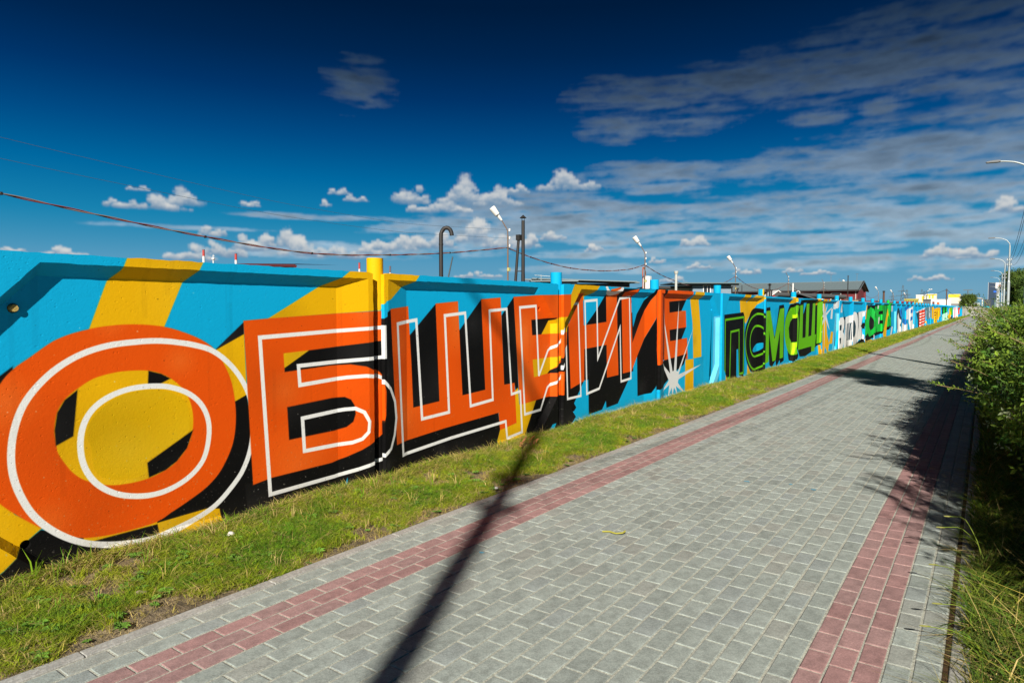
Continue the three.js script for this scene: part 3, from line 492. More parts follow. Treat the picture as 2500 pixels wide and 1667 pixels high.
// one cast panel: a flat rim, a sunk field with sloping edges; one end of the field is cut at 45 degrees, the other has a broad slope. Built in (s, y, outwards)
function panelGeometry(i) {
  const la = JOINTS[i], rb = JOINTS[i + 1], up = rise(la), r = rng(900 + i), near = i < 7, D = 0.07, a = la + 0.085, b = rb - 0.05, y0 = -0.14, y1 = 1.935 + up;
  let F = [[la + 0.55, 0.0], [rb - 0.105, 0.0], [rb - 0.105, 1.877], [la + 0.55, 1.877], [la + 0.1, 1.427], [la + 0.1, 0.45]], G = [[la + 0.55, 0.078], [rb - 0.41, 0.078], [rb - 0.41, 1.8], [la + 0.55, 1.8], [la + 0.168, 1.418], [la + 0.168, 0.46]];
  let holes = [[la + 0.43, 1.609], [la + 0.45, 0.215]];
  if (i % 2) { const fl = (p) => [la + rb + 0.03 - p[0], p[1]]; F = F.map(fl).reverse(); G = G.map(fl).reverse(); holes = holes.map(fl); }
  for (const p of F) { p[1] += up; p[0] = clamp(p[0], a + 0.03, b - 0.03); } for (const p of G) p[1] += up;
  const FF = [], GG = [], n = F.length;
  for (let k = 0; k < n; k++) { const m = near ? Math.max(1, Math.round(Math.hypot(F[(k + 1) % n][0] - F[k][0], F[(k + 1) % n][1] - F[k][1]) / 0.05)) : 1; for (let q = 0; q < m; q++) { const t = q / m, j = near && q ? 0.0045 : 0; FF.push([lerp(F[k][0], F[(k + 1) % n][0], t) + (r() - 0.5) * j, lerp(F[k][1], F[(k + 1) % n][1], t) + (r() - 0.5) * j]); GG.push([lerp(G[k][0], G[(k + 1) % n][0], t), lerp(G[k][1], G[(k + 1) % n][1], t)]); } }
  const O = []; const steps = near ? 60 : 1;
  O.push([a, y0], [b, y0]); if (near) for (let k = 1; k < 36; k++) O.push([b + (r() - 0.5) * 0.006, lerp(y0, y1 - 0.02, k / 36)]);
  O.push([b, y1 - 0.012]); for (let k = 1; k < steps; k++) O.push([lerp(b, a, k / steps), y1 + (r() - 0.6) * 0.007]); O.push([a, y1 - 0.012]);
  if (near) for (let k = 35; k > 0; k--) O.push([a + (r() - 0.5) * 0.006, lerp(y0, y1 - 0.02, k / 36)]);
  const V = (l) => l.map((p) => new THREE.Vector2(p[0], p[1]));
  const rim = new THREE.Shape(V(O)); rim.holes.push(new THREE.Path(V(FF).reverse()));
  const field = new THREE.Shape(V(GG)); const deep = i < 12;
  if (deep) for (const h of holes) { const c = new THREE.Path(); c.absarc(h[0], h[1], 0.029, 0, Math.PI * 2, true); field.holes.push(c); }
  const gs = [new THREE.ShapeGeometry(rim), new THREE.ShapeGeometry(field, 8).translate(0, 0, -D)];
  const tri = [];
  const quad = (p, q, u, v) => tri.push(...p, ...q, ...u, ...p, ...u, ...v);
  const loop = (A, za, B, zb) => { for (let k = 0; k < A.length; k++) { const m = (k + 1) % A.length; quad([...A[k], za], [...A[m], za], [...B[m], zb], [...B[k], zb]); } };
  loop(FF, 0, GG, -D);
  loop(O.map((p) => p), -0.045, O, 0);                                // edge of the slab
  const back = [[a + 0.05, y0], [b - 0.05, y0], [b - 0.05, y1 - 0.05], [a + 0.05, y1 - 0.05]];
  quad([a, y0, -0.045], [a, y1 - 0.012, -0.045], [...back[3], -0.1], [...back[0], -0.1]); quad([b, y1 - 0.012, -0.045], [b, y0, -0.045], [...back[1], -0.1], [...back[2], -0.1]);
  quad([b, y1 - 0.012, -0.045], [...back[2], -0.1], [...back[3], -0.1], [a, y1 - 0.012, -0.045]);
  quad([...back[1], -0.1], [...back[0], -0.1], [...back[3], -0.1], [...back[2], -0.1]);
  if (deep) for (const h of holes) { const N = 14, c = []; for (let k = 0; k < N; k++) c.push([h[0] + 0.029 * Math.cos(k / N * 6.2832), h[1] + 0.029 * Math.sin(k / N * 6.2832)]); loop(c, -D, c.map((p) => [lerp(p[0], h[0], 0.1), lerp(p[1], h[1], 0.1)]), -0.098); }
  const g = new THREE.BufferGeometry(); g.setAttribute('position', new THREE.Float32BufferAttribute(tri, 3)); g.computeVertexNormals(); g.setAttribute('uv', new THREE.Float32BufferAttribute(new Float32Array(tri.length / 3 * 2), 2)); gs.push(g);
  const all = merge(gs), p = all.attributes.position, uv = all.attributes.uv;
  for (let k = 0; k < p.count; k++) uv.setXY(k, p.getX(k), p.getY(k));
  return all.rotateY(Math.PI / 2);
}
{
  const fence = thing('painted_fence', 'long concrete panel fence covered in a bright lettered mural', 'fence', [XW, 0, 0]);
  const plug = std([0.55, 0.4, 0.12], 0.9, { bumpMap: repeat(grainBump, 20, 20), bumpScale: 0.004 });
  const last = JOINTS.length - 1;
  const names = { 2: 'panel with the big orange round letter and white rings', 3: 'panel with a broad orange letter of three uprights', 4: 'panel with slanting orange letters and white zigzag outlines', 5: 'panel with an orange letter and a white star burst', 6: 'panel with black letters outlined in green', 7: 'panel with green letters on black shade' };
  for (let i = 0; i < last; i++) {
    const m = part('panel' + (i ? '_' + String(i).padStart(3, '0') : ''), panelGeometry(i), muralMaterial(i), fence); if (names[i]) m.userData.label = names[i];
    if (i === 2) { const q = part('hole_plug', cyl(0.024, 0.020, 0.05, 0, 0, 0, 14).rotateZ(-Math.PI / 2), plug, m); q.position.set(-0.092, 1.609, -(JOINTS[2] + 0.43)); q.userData.label = 'tan foam plug in the upper hole'; }
  }
  const tops = [2.06, 2.06, 2.06, 2.075, 2.085, 2.1, 2.1, 2.1];
  for (let i = 0; i <= last; i++) {
    const h = (tops[i] || 2.1) + rise(JOINTS[i]), rr = 0.076, s = JOINTS[i] + 0.082, n = i < 14 ? 28 : 12;
    const body = new THREE.CylinderGeometry(rr, rr, h + 0.2, n, 1, true).translate(0, (h - 0.2) / 2, 0), cap = new THREE.RingGeometry(rr - 0.012, rr, n).rotateX(-Math.PI / 2).translate(0, h, 0), inner = new THREE.CylinderGeometry(rr - 0.012, rr - 0.012, 0.3, n, 1, true).translate(0, h - 0.15, 0);
    const g = merge([body, cap, inner]).translate(-0.117, 0, -s), p = g.attributes.position, uv = g.attributes.uv;
    for (let k = 0; k < p.count; k++) uv.setXY(k, -p.getZ(k) - 0.07, p.getY(k));
    part('post' + (i ? '_' + String(i).padStart(3, '0') : ''), g, muralMaterial(Math.min(i, last - 1)), fence);
  }
}
// ---------------------------------------------------------------- grass, hedge, trees
const leafMat = (rgb, thru = 0.35) => { const m = new THREE.MeshPhysicalMaterial({ roughness: 0.95, transmission: thru, thickness: 0, side: THREE.DoubleSide, specularIntensity: 0.4 }); m.color.setRGB(...rgb); return m; };
function bladeTuft(n, h, spread, width, lean, seed) {
  const r = rng(seed), P = [];
  for (let i = 0; i < n; i++) {
    const a = r() * 6.283, d = Math.sqrt(r()) * spread, bx = Math.cos(a) * d, bz = Math.sin(a) * d, hh = h * (0.45 + r() * 0.75), la = r() * 6.283, l = lean * hh * (0.3 + r()), w = width * (0.6 + r() * 0.7), fa = r() * 6.283, fx = Math.cos(fa) * w / 2, fz = Math.sin(fa) * w / 2;
    const at = (t) => [bx + Math.cos(la) * l * t * t, hh * t * (1 - 0.25 * lean * t * t), bz + Math.sin(la) * l * t * t];
    const a0 = at(0), a1 = at(0.5), a2 = at(1), L = (p, k) => [p[0] - fx * k, p[1], p[2] - fz * k], R = (p, k) => [p[0] + fx * k, p[1], p[2] + fz * k];
    P.push(...L(a0, 1), ...R(a0, 1), ...R(a1, 0.8), ...L(a0, 1), ...R(a1, 0.8), ...L(a1, 0.8), ...L(a1, 0.8), ...R(a1, 0.8), ...a2);
  }
  const g = new THREE.BufferGeometry(); g.setAttribute('position', new THREE.Float32BufferAttribute(P, 3)); g.computeVertexNormals(); return g;
}
function scatter(name, geo, mat, list, label, colour) {
  const m = new THREE.InstancedMesh(geo, mat, list.length), o = new THREE.Object3D(), c = new THREE.Color(); m.name = numbered(name);
  list.forEach((q, i) => { o.position.set(q.x, q.y, q.z); o.rotation.set(q.rx || 0, q.ry, q.rz || 0); o.scale.set(q.s, q.s * (q.sy || 1), q.s); o.updateMatrix(); m.setMatrixAt(i, o.matrix); colour(c, q, i); m.setColorAt(i, c); });
  m.castShadow = m.receiveShadow = true; m.userData.kind = 'stuff'; m.userData.label = label; scene.add(m); return m;
}
{
  const r = rng(2024), patch = sampler(mid, 512);
  const bare = (x, z) => patch(x * 0.23 + 0.1, z * 0.23) * 0.65 + patch(x * 0.9, z * 0.9 + 0.3) * 0.35 + 0.16 * smooth(-3.75, -3.42, x) * patch(z * 0.31, 0.2) * 2 - 0.05;
  const lawn = [], dry = [], tall = [], flat = [];
  const sow = (z0, z1, per, sc) => {
    const n = Math.round((z1 - z0) * 1.09 * per);
    for (let i = 0; i < n; i++) {
      const x = -4.49 + r() * 1.07, z = -(z0 + r() * (z1 - z0)), b = bare(x, z), y = vergeHeight(x, z) - 0.004;
      if (b > 0.50 + r() * 0.09 && x > -4.4) { if (r() < 0.12) dry.push({ x, y, z, ry: r() * 6.28, s: sc * (0.5 + r() * 0.5), b }); continue; }
      const wallside = smooth(-4.25, -4.46, x);
      const q = { x, y, z, ry: r() * 6.28, s: sc * (0.62 + r() * 0.6 + wallside * 0.55), sy: 1, b, rx: (r() - 0.5) * 0.3, rz: (r() - 0.5) * 0.3 };
      (r() < 0.10 + wallside * 0.3 + (b > 0.5 ? 0.2 : 0) ? dry : lawn).push(q);
    }
  };
  sow(0.6, 5, 3600, 1); sow(5, 10, 2600, 1.08); sow(10, 20, 1300, 1.3); sow(20, 45, 560, 1.7); sow(45, 200, 130, 2.6);
  for (let i = 0; i < 620; i++) { const z = -(1 + Math.pow(r(), 1.4) * 16), x = -4.48 + Math.pow(r(), 2.5) * 1.0; tall.push({ x, y: vergeHeight(x, z), z, ry: r() * 6.28, s: 0.6 + r() * 0.7, b: r() }); }
  for (const [x, z, s] of [[-4.42, -1.42, 1.9], [-4.38, -1.52, 1.5], [-4.45, -1.6, 1.3], [-4.3, -1.35, 1.1]]) tall.push({ x, y: 0.03, z, ry: r() * 6, s, b: 0.1 });
  const short = bladeTuft(10, 0.05, 0.03, 0.0042, 0.9, 1), straw = bladeTuft(7, 0.07, 0.045, 0.0034, 1.7, 2), high = bladeTuft(5, 0.17, 0.02, 0.0045, 0.9, 3);
  const green = (c, q) => { const t = r(), k = 0.5 + r() * 0.75; const m = q && q.b !== undefined ? smooth(0.36, 0.52, q.b) : 0.5; c.setRGB(lerp(0.09, 0.32, t * 0.5 + m * 0.5) * k, lerp(0.25, 0.36, t * 0.5 + m * 0.5) * k, 0.010 * k); };
  const brown = (c) => { const t = r(), k = 0.7 + r() * 0.6; c.setRGB(lerp(0.50, 0.40, t) * k, lerp(0.38, 0.34, t) * k, lerp(0.16, 0.06, t) * k); };
  const gm = leafMat([1, 1, 1], 0.22);
  scatter('verge_grass', short, gm, lawn, 'short mown grass between the painted wall and the path', green);
  scatter('dry_grass', straw, gm, dry, 'dry straw-coloured grass at the foot of the painted wall', brown);
  scatter('tall_grass', high, gm, tall, 'taller grass blades left standing along the wall foot', (c, q) => (q.b > 0.45 ? brown(c) : green(c, q)));
  // flat broad-leaved weeds among the grass: plantain, clover, dandelion
  const weed = (() => { const P = []; for (let i = 0; i < 9; i++) { const a = i * 2.4, c = Math.cos(a), s = Math.sin(a), L = 0.045 + 0.02 * ((i * 7) % 5) / 5, w = 0.012, m = [c * L * 0.55, 0.022, s * L * 0.55], t = [c * L, 0.014, s * L]; P.push(0, 0.004, 0, m[0] - s * w, m[1], m[2] + c * w, t[0], t[1], t[2], 0, 0.004, 0, t[0], t[1], t[2], m[0] + s * w, m[1], m[2] - c * w); } const g = new THREE.BufferGeometry(); g.setAttribute('position', new THREE.Float32BufferAttribute(P, 3)); g.computeVertexNormals(); return g; })();
  const weeds = []; for (let i = 0; i < 420; i++) { const z = -(0.8 + Math.pow(r(), 1.5) * 14), x = -4.45 + r() * 1.0; weeds.push({ x, y: vergeHeight(x, z) + 0.012, z, ry: r() * 6.28, s: 0.35 + r() * 0.6, rx: (r() - 0.5) * 0.4, rz: (r() - 0.5) * 0.4 }); }
  scatter('broad_weeds', weed, gm, weeds, 'low broad-leaved weeds among the mown grass', (c) => { const k = 0.7 + r() * 0.5; c.setRGB(0.13 * k, 0.27 * k, 0.03 * k); });
  // rough grass by the right kerb
  const rough = [], rdry = [];
  for (let i = 0; i < 5200; i++) { const z = -(2.2 + r() * 6.5), x = 0.0 + Math.pow(r(), 1.1) * 0.95, y = -0.01; (r() < 0.3 ? rdry : rough).push({ x, y, z, ry: r() * 6.28, s: 0.8 + r() * 1.0, rx: (r() - 0.5) * 0.6, rz: (r() - 0.3) * 0.6 }); }
  for (let i = 0; i < 7000; i++) { const z = -(8.5 + r() * 40), x = 0.01 + r() * 1.6; rough.push({ x, y: -0.01, z, ry: r() * 6.28, s: 1 + r() * 1.6, rx: (r() - 0.5) * 0.5, rz: (r() - 0.5) * 0.5 }); }
  const rg = bladeTuft(8, 0.12, 0.035, 0.0052, 1.3, 5);
  scatter('rough_grass', rg, gm, rough, 'rough long grass beside the right kerb under the hedge', (c) => { const t = r(), k = 0.5 + r() * 0.5; c.setRGB(lerp(0.07, 0.2, t) * k, lerp(0.17, 0.24, t) * k, 0.015 * k); });
  scatter('dry_rough_grass', bladeTuft(7, 0.1, 0.04, 0.0045, 1.9, 6), gm, rdry, 'dry yellow grass beside the right kerb', brown);
}
function sprig(n, len, lw, seed, spread = 0.5) {                       // a twig with pairs of small folded leaves
  const r = rng(seed), P = [], leaf = (o, d, u, L, Wd) => { const s = new THREE.Vector3().crossVectors(d, u).normalize(), tip = o.clone().addScaledVector(d, L), m = o.clone().addScaledVector(d, L * 0.45), a = m.clone().addScaledVector(s, Wd / 2).addScaledVector(u, Wd * 0.22), b = m.clone().addScaledVector(s, -Wd / 2).addScaledVector(u, Wd * 0.22); for (const t of [[o, a, tip], [o, tip, b]]) for (const v of t) P.push(v.x, v.y, v.z); };
  for (let i = 0; i < n; i++) { const t = i / (n - 1), o = new THREE.Vector3((r() - 0.5) * 0.01, len * t, (r() - 0.5) * 0.01), a = i * 2.4 + r(), d = new THREE.Vector3(Math.cos(a), spread + (r() - 0.3) * 0.8 + (t > 0.9 ? 1.5 : 0), Math.sin(a)).normalize(), u = new THREE.Vector3((r() - 0.5) * 0.8, 1, (r() - 0.5) * 0.8); u.addScaledVector(d, -u.dot(d)).normalize(); leaf(o, d, u, lw * (1.5 + r() * 0.9), lw * (0.8 + r() * 0.4)); }
  const g = new THREE.BufferGeometry(); g.setAttribute('position', new THREE.Float32BufferAttribute(P, 3)); g.computeVertexNormals(); return g;
}
const SPRIGS = [sprig(9, 0.14, 0.027, 41), sprig(8, 0.12, 0.030, 42), sprig(10, 0.17, 0.026, 43)], leafWhite = leafMat([1, 1, 1], 0.35), twigMat = std([0.26, 0.19, 0.09], 0.9);
function foliage(parent, list, geo, tone, name = 'foliage') {
  const m = new THREE.InstancedMesh(geo, leafWhite, list.length), o = new THREE.Object3D(), c = new THREE.Color(), up = new THREE.Vector3(0, 1, 0); m.name = name; m.userData.kind = 'stuff';
  list.forEach((q, i) => { o.position.set(...q.p); o.quaternion.setFromUnitVectors(up, q.d); o.rotateY(q.a); o.scale.setScalar(q.s); o.updateMatrix(); m.setMatrixAt(i, o.matrix); tone(c, q); m.setColorAt(i, c); });
  m.castShadow = m.receiveShadow = true; parent.add(m); return m;
}
function makeShrub(seed, x, z, rx, rz, H, count, size, label, group, shoots = 16, low = 0.12, upright = false) {
  const g = thing('hedge_shrub', label, 'shrub', [x, 0, z], group), r = rng(seed), list = [], stems = [], v = () => (r() - 0.5) * 2;
  for (let i = 0; i < 7; i++) { const a = r() * 6.28, e = [Math.cos(a) * rx * 0.6, H * (0.6 + r() * 0.3), Math.sin(a) * rz * 0.6]; stems.push(tube([[v() * 0.12, -0.05, v() * 0.12], [e[0] * 0.4 + v() * 0.05, H * 0.35, e[2] * 0.4], e], 0.009 + r() * 0.006, 5)); }
  const lump = [...Array(11)].map(() => [v() * rx * 0.75, H * (0.35 + r() * 0.6), v() * rz * 0.8, 0.20 + r() * 0.22]);
  let tries = 0;
  while (list.length < count && tries++ < count * 12) {
    const th = r() * 6.283, cy = r() * 2 - 1, rad = Math.pow(r(), 0.34), sy = Math.sqrt(1 - cy * cy), px = Math.cos(th) * sy * rx * rad, pz = Math.sin(th) * sy * rz * rad, py = lerp(low, H, (cy * rad + 1) / 2);
    let k = 0.09; for (const l of lump) { const d = Math.hypot(px - l[0], py - l[1], pz - l[2]); if (d < l[3] * 1.3) k = 1; }
    if (r() > k) continue;
    const d = new THREE.Vector3(px / rx + v() * 0.6, (py - H * 0.4) / H * 1.2 + 0.35 + v() * 0.4, pz / rz + v() * 0.6).normalize();
    list.push({ p: [px, py, pz], d, a: r() * 6, s: size * (0.7 + r() * 0.6), t: r() });
  }
  for (let i = 0; i < shoots; i++) {                                   // long young shoots that stand out of the clipped mass
    const th = r() * 6.283, e = upright ? 1.5 + r() * 2 : 0.1 + r() * 1.2, d = new THREE.Vector3(Math.cos(th), e, Math.sin(th)).normalize(), p0 = [Math.cos(th) * rx * (upright ? 0.6 : 0.75), H * (upright ? 0.7 + r() * 0.25 : 0.45 + r() * 0.45), Math.sin(th) * rz * 0.75], L = 0.25 + r() * 0.45, p1 = p0.map((q, k) => q + [d.x, d.y, d.z][k] * L), mp = p0.map((q, k) => (q + p1[k]) / 2 + (k === 1 ? 0.03 : 0));
    stems.push(tube([p0, mp, p1], 0.0035 * size, 4, 6));
    for (let k = 0; k < 10; k++) { const t = k / 9, q = p0.map((w, j) => lerp(w, p1[j], t) + (j === 1 ? 0.12 * t * (1 - t) : 0) + v() * 0.012); list.push({ p: q, d: new THREE.Vector3(d.x + v() * 0.7, d.y + v() * 0.7, d.z + v() * 0.7).normalize(), a: r() * 6, s: size * (0.45 + r() * 0.35), t: 0.6 + r() * 0.4 }); }
  }
  part('stem', stems, twigMat, g);
  foliage(g, list, SPRIGS[seed % 3], (c, q) => { const k = 0.55 + r() * 0.8, t = q.t; if (r() < 0.07) c.setRGB(0.34 * k, 0.40 * k, 0.22 * k); else c.setRGB(lerp(0.06, 0.21, t) * k, lerp(0.16, 0.32, t) * k, lerp(0.02, 0.026, t) * k); });
  return g;
}
{
  const r = rng(77), G = 'leafy shrubs of the hedge right of the path';
  const words = ['nearest leafy hedge shrub, with long shoots reaching over the right kerb', 'second hedge shrub from the front, beside the right kerb', 'third hedge shrub from the front, beside the right kerb', 'fourth hedge shrub from the front, with light green tops', 'fifth hedge shrub from the front, beside the right kerb'];
  let s = 6.5, i = 0;
  while (s < 96) {
    const near = s < 17, midd = s < 40, step = near ? 1.12 : midd ? 1.35 : 3.0, rz = step * 0.72, count = near ? 2700 : midd ? 1300 : 760, size = near ? 1 : midd ? 1.3 : 2.1, rx = 0.78 + r() * 0.14, H = 1.44 + r() * 0.2 - smooth(20, 50, s) * 0.04;
    makeShrub(300 + i, rx - 0.02 + (s < 8.2 ? 0.06 : 0) + (r() - 0.5) * 0.12 + smooth(14, 45, s) * 0.5, -s, rx, rz, H, count, size, i < words.length ? words[i] : 'leafy green hedge shrub farther along the right kerb, among others like it', i < words.length ? null : G, near ? 18 : midd ? 10 : 3);
    s += step; i++;
  }
  // bushes beside and behind the photographer, and a small tree, that stand just right of the view and shade the kerb and path
  for (const [k, x, z] of [[0, 1.7, -3.2], [1, 1.65, -4.3], [2, 1.65, -5.5], [3, 1.8, -6.6]]) makeShrub(500 + k, x, z, 0.8, 0.8, 2.0 + 0.1 * k, k < 2 ? 800 : 480, 1.4, ['bushy green shrub right of the near kerb, closest to the viewer', 'bushy green shrub right of the near kerb, second along', 'bushy green shrub right of the near kerb, third along', 'bushy green shrub standing back from the near kerb'][k], null, 40, 0.12, true);
}
function makeTree(name, seed, x, z, H, crownR, crownH, count, size, label, category = 'tree', group, yLow = 0.4, tint = [1, 1, 1], lean = [0, 0]) {
  const g = thing(name, label, category, [x, 0, z], group), r = rng(seed), v = () => (r() - 0.5) * 2, wood = [], list = [];
  const top = [lean[0], H * 0.86, lean[1]];
  wood.push(rod([0, -0.3, 0], [top[0] * 0.5, H * 0.5, top[2] * 0.5], H * 0.018, H * 0.012), rod([top[0] * 0.5, H * 0.49, top[2] * 0.5], top, H * 0.012, H * 0.004));
  const lumps = [];
  for (let i = 0; i < 16; i++) { const a = r() * 6.283, rr = Math.sqrt(r()) * crownR * 0.75, y = H - crownH + crownH * (0.12 + 0.8 * r()), p = [Math.cos(a) * rr + lean[0] * 0.7, y, Math.sin(a) * rr + lean[1] * 0.7]; lumps.push([...p, crownR * (0.28 + r() * 0.25)]); wood.push(rod([lean[0] * y / H * 0.6, y * 0.72, lean[1] * y / H * 0.6], p, H * 0.006, H * 0.002, 5)); }
  part('trunk', wood, twigMat, g);
  for (let i = 0; i < count; i++) { const l = lumps[Math.floor(r() * lumps.length)], d = new THREE.Vector3(v(), v(), v()).normalize(), q = Math.pow(r(), 0.4) * l[3]; list.push({ p: [l[0] + d.x * q, l[1] + d.y * q * 0.85, l[2] + d.z * q], d: new THREE.Vector3(d.x + v() * 0.5, d.y * 0.6 + 0.4 + v() * 0.5, d.z + v() * 0.5).normalize(), a: r() * 6, s: size * (0.7 + r() * 0.6), t: r() }); }
  foliage(g, list, SPRIGS[seed % 3], (c, q) => { const k = 0.7 + r() * 0.5; c.setRGB(lerp(0.07, 0.14, q.t) * k * tint[0], lerp(0.13, 0.2, q.t) * k * tint[1], 0.022 * k * tint[2]); }, 'crown');
  return g;
}
makeTree('small_tree', 811, 1.7, -10.0, 5.9, 0.85, 2.1, 1700, 1.5, 'small leafy tree growing right of the hedge, its shade lying across the path');
makeTree('bushy_tree', 812, -4.1, -231, 5.3, 1.7, 4.0, 2200, 4.5, 'rounded green tree in front of the pale open shed beyond the fence');
makeTree('roadside_tree', 813, 5.3, -176, 9.6, 2.2, 7.2, 2600, 7, 'tall green tree behind the lamp posts, left of the other', 'tree', null, 0.4, [0.9, 1, 1]);
makeTree('roadside_tree', 814, 8.2, -168, 8.2, 2.8, 6.8, 2600, 7, 'green tree behind the lamp posts at the right edge', 'tree', null, 0.4, [0.8, 0.95, 1]);
makeTree('roadside_tree', 815, 6.3, -120, 4.4, 2.2, 3.9, 2200, 5, 'low dark green tree just above the hedge at the right edge', 'tree', null, 0.4, [0.7, 0.9, 1]);
// ---------------------------------------------------------------- street lamps along the path, wires between them
const steel = std([0.40, 0.45, 0.46], 0.45, { metalness: 0.35 }), steelDark = std([0.16, 0.17, 0.18], 0.5), porcelain = std([0.82, 0.82, 0.8], 0.3), blackIron = std([0.018, 0.016, 0.015], 0.6), wireMat = std([0.02, 0.02, 0.02], 0.7);
function makeStreetLamp(detail) {
  const g = new THREE.Group(), n = detail ? 20 : 8;
  part('pole', [cyl(0.2, 0.19, 0.35, 0, -0.1, 0, n), cyl(0.135, 0.13, 4.3, 0, 0.2, 0, n), cyl(0.13, 0.092, 0.12, 0, 4.5, 0, n), cyl(0.092, 0.07, 3.65, 0, 4.6, 0, n)], steel, g);
  part('arm', tube([[0, 8.2, 0], [-0.02, 8.42, 0], [-0.26, 8.77, 0], [-0.48, 8.9, 0], [-0.72, 9.0, 0], [-1.05, 9.07, 0], [-1.3, 9.1, 0]], 0.042, n > 10 ? 10 : 6, 40), steel, g);
  const hd = new THREE.Shape(); hd.moveTo(0, 0.045); hd.lineTo(-0.12, 0.055); hd.quadraticCurveTo(-0.5, 0.05, -0.58, 0.005); hd.lineTo(-0.56, -0.02); hd.lineTo(-0.1, -0.035); hd.lineTo(0, -0.02); hd.closePath();
  part('lamp_head', new THREE.ExtrudeGeometry(hd, { depth: 0.2, bevelEnabled: true, bevelSize: 0.015, bevelThickness: 0.03, bevelSegments: 2 }).translate(-1.27, 9.1, -0.1), steelDark, g);
  for (const y of [6.25, 6.75]) {
    const c = part('cross_arm', [box(0.42, 0.05, 0.06, 0, y, 0), cyl(0.11, 0.11, 0.12, 0, y - 0.06, 0, 10)], steel, g);
    for (const x of [-0.18, 0.18]) part('insulator', new THREE.LatheGeometry([[0.001, 0], [0.03, 0], [0.045, 0.02], [0.03, 0.05], [0.045, 0.07], [0.025, 0.12], [0.001, 0.13]].map((p) => new THREE.Vector2(...p)), 8).translate(x, y + 0.025, 0), porcelain, c);
  }
  return g;
}
const LAMPS = [[1.66, 5.5, 'street lamp standing beside the viewer, whose long shadow crosses the path'], [1.66, -17.3, 'street lamp just right of the view, with curved arm'], [1.64, -41.9, 'nearest visible steel street lamp at the right edge, arm curving left'], [1.81, -86, 'second visible steel street lamp from the right, double insulator arms'], [2.06, -121, 'third steel street lamp in the row along the path'], [2.32, -158, 'fourth steel street lamp in the row along the path'], [2.34, -190, 'fifth steel street lamp, before the dark blue tower'], [2.45, -229, 'sixth steel street lamp, before the dark blue tower'], [2.6, -265, 'farthest steel street lamp in the row']];
{
  const a = makeStreetLamp(true);
  LAMPS.forEach(([x, z, label], i) => { const g = i ? a.clone() : a; g.name = numbered('street_lamp'); g.position.set(x, 0, z); scene.add(g); tag(g, label, 'street lamp', 'street lamps in a row along the path'); });
  for (let k = 0; k < LAMPS.length - 1; k++) {
    const A = LAMPS[k], B = LAMPS[k + 1], gs = [];
    for (const y of [6.25, 6.75]) for (const x of [-0.18, 0.18]) gs.push(tube(sag([A[0] + x, y + 0.14, A[1]], [B[0] + x, y + 0.14, B[1]], 0.9 + x * 0.5, 10), 0.011, 4, 24));
    solo('overhead_wire', gs, wireMat, ['wires from the lamp beside the viewer to the next lamp', 'wires running to the nearest visible lamp at the right edge', 'black wires from the nearest visible lamp down to the second', 'thin wires between the second and third visible lamps', 'thin wires between the third and fourth lamps', 'thin wires between the fourth and fifth lamps', 'thin wires between the fifth and sixth lamps', 'thin wires between the two farthest lamps'][k], 'wires');
  }
}
// ---------------------------------------------------------------- yard lamps and the red and white light cable behind the fence
const yardPole = std([0.16, 0.105, 0.07], 0.8), whiteBox = std([0.74, 0.74, 0.72], 0.5), redWire = std([0.20, 0.03, 0.025], 0.6), paleWire = std([0.22, 0.17, 0.15], 0.6);
const YARD = [22, 35.4, 52.3, 69.2, 86.8, 103.2, 117.7, 136.6, 160, 188];
function makeYardLamp(head) {
  const g = new THREE.Group();
  part('pole', [cyl(0.042, 0.03, 4.7, 0, -0.05, 0, 10)], yardPole, g);
  part('bracket', tube([[0, 4.6, 0], [-0.01, 4.84, 0.01], [-0.09, 5.03, 0.08], [-0.2, 5.27, 0.18]], 0.024, 6, 16), yardPole, g);
  if (head) {
    const prof = [[0.001, 0], [0.055, 0], [0.07, 0.2], [0.078, 0.27], [0.12, 0.29], [0.145, 0.62], [0.12, 0.66], [0.001, 0.67]].map((p) => new THREE.Vector2(...p)), q = new THREE.Quaternion().setFromUnitVectors(new THREE.Vector3(0, 1, 0), new THREE.Vector3(-0.42, 0.75, 0.4).normalize());
    const h = part('lamp_head', new THREE.LatheGeometry(prof, 14).scale(1, 1, 0.72), whiteBox, g); h.quaternion.copy(q); h.position.set(-0.19, 5.24, 0.17);
    part('clip', new THREE.TorusGeometry(0.1, 0.012, 5, 14).rotateX(Math.PI / 2).translate(0, 0.28, 0), steelDark, h);
  }
  for (const y of [4.18, 4.5, 4.82]) part('insulator', [cyl(0.035, 0.045, 0.1, 0.0, y, -0.12, 8), rod([0, y, 0], [0, y, -0.12], 0.012)], porcelain, g);
  part('junction_box', box(0.1, 0.14, 0.1, 0.05, 3.25, 0), std([0.45, 0.42, 0.16], 0.6), g);
  return g;
}
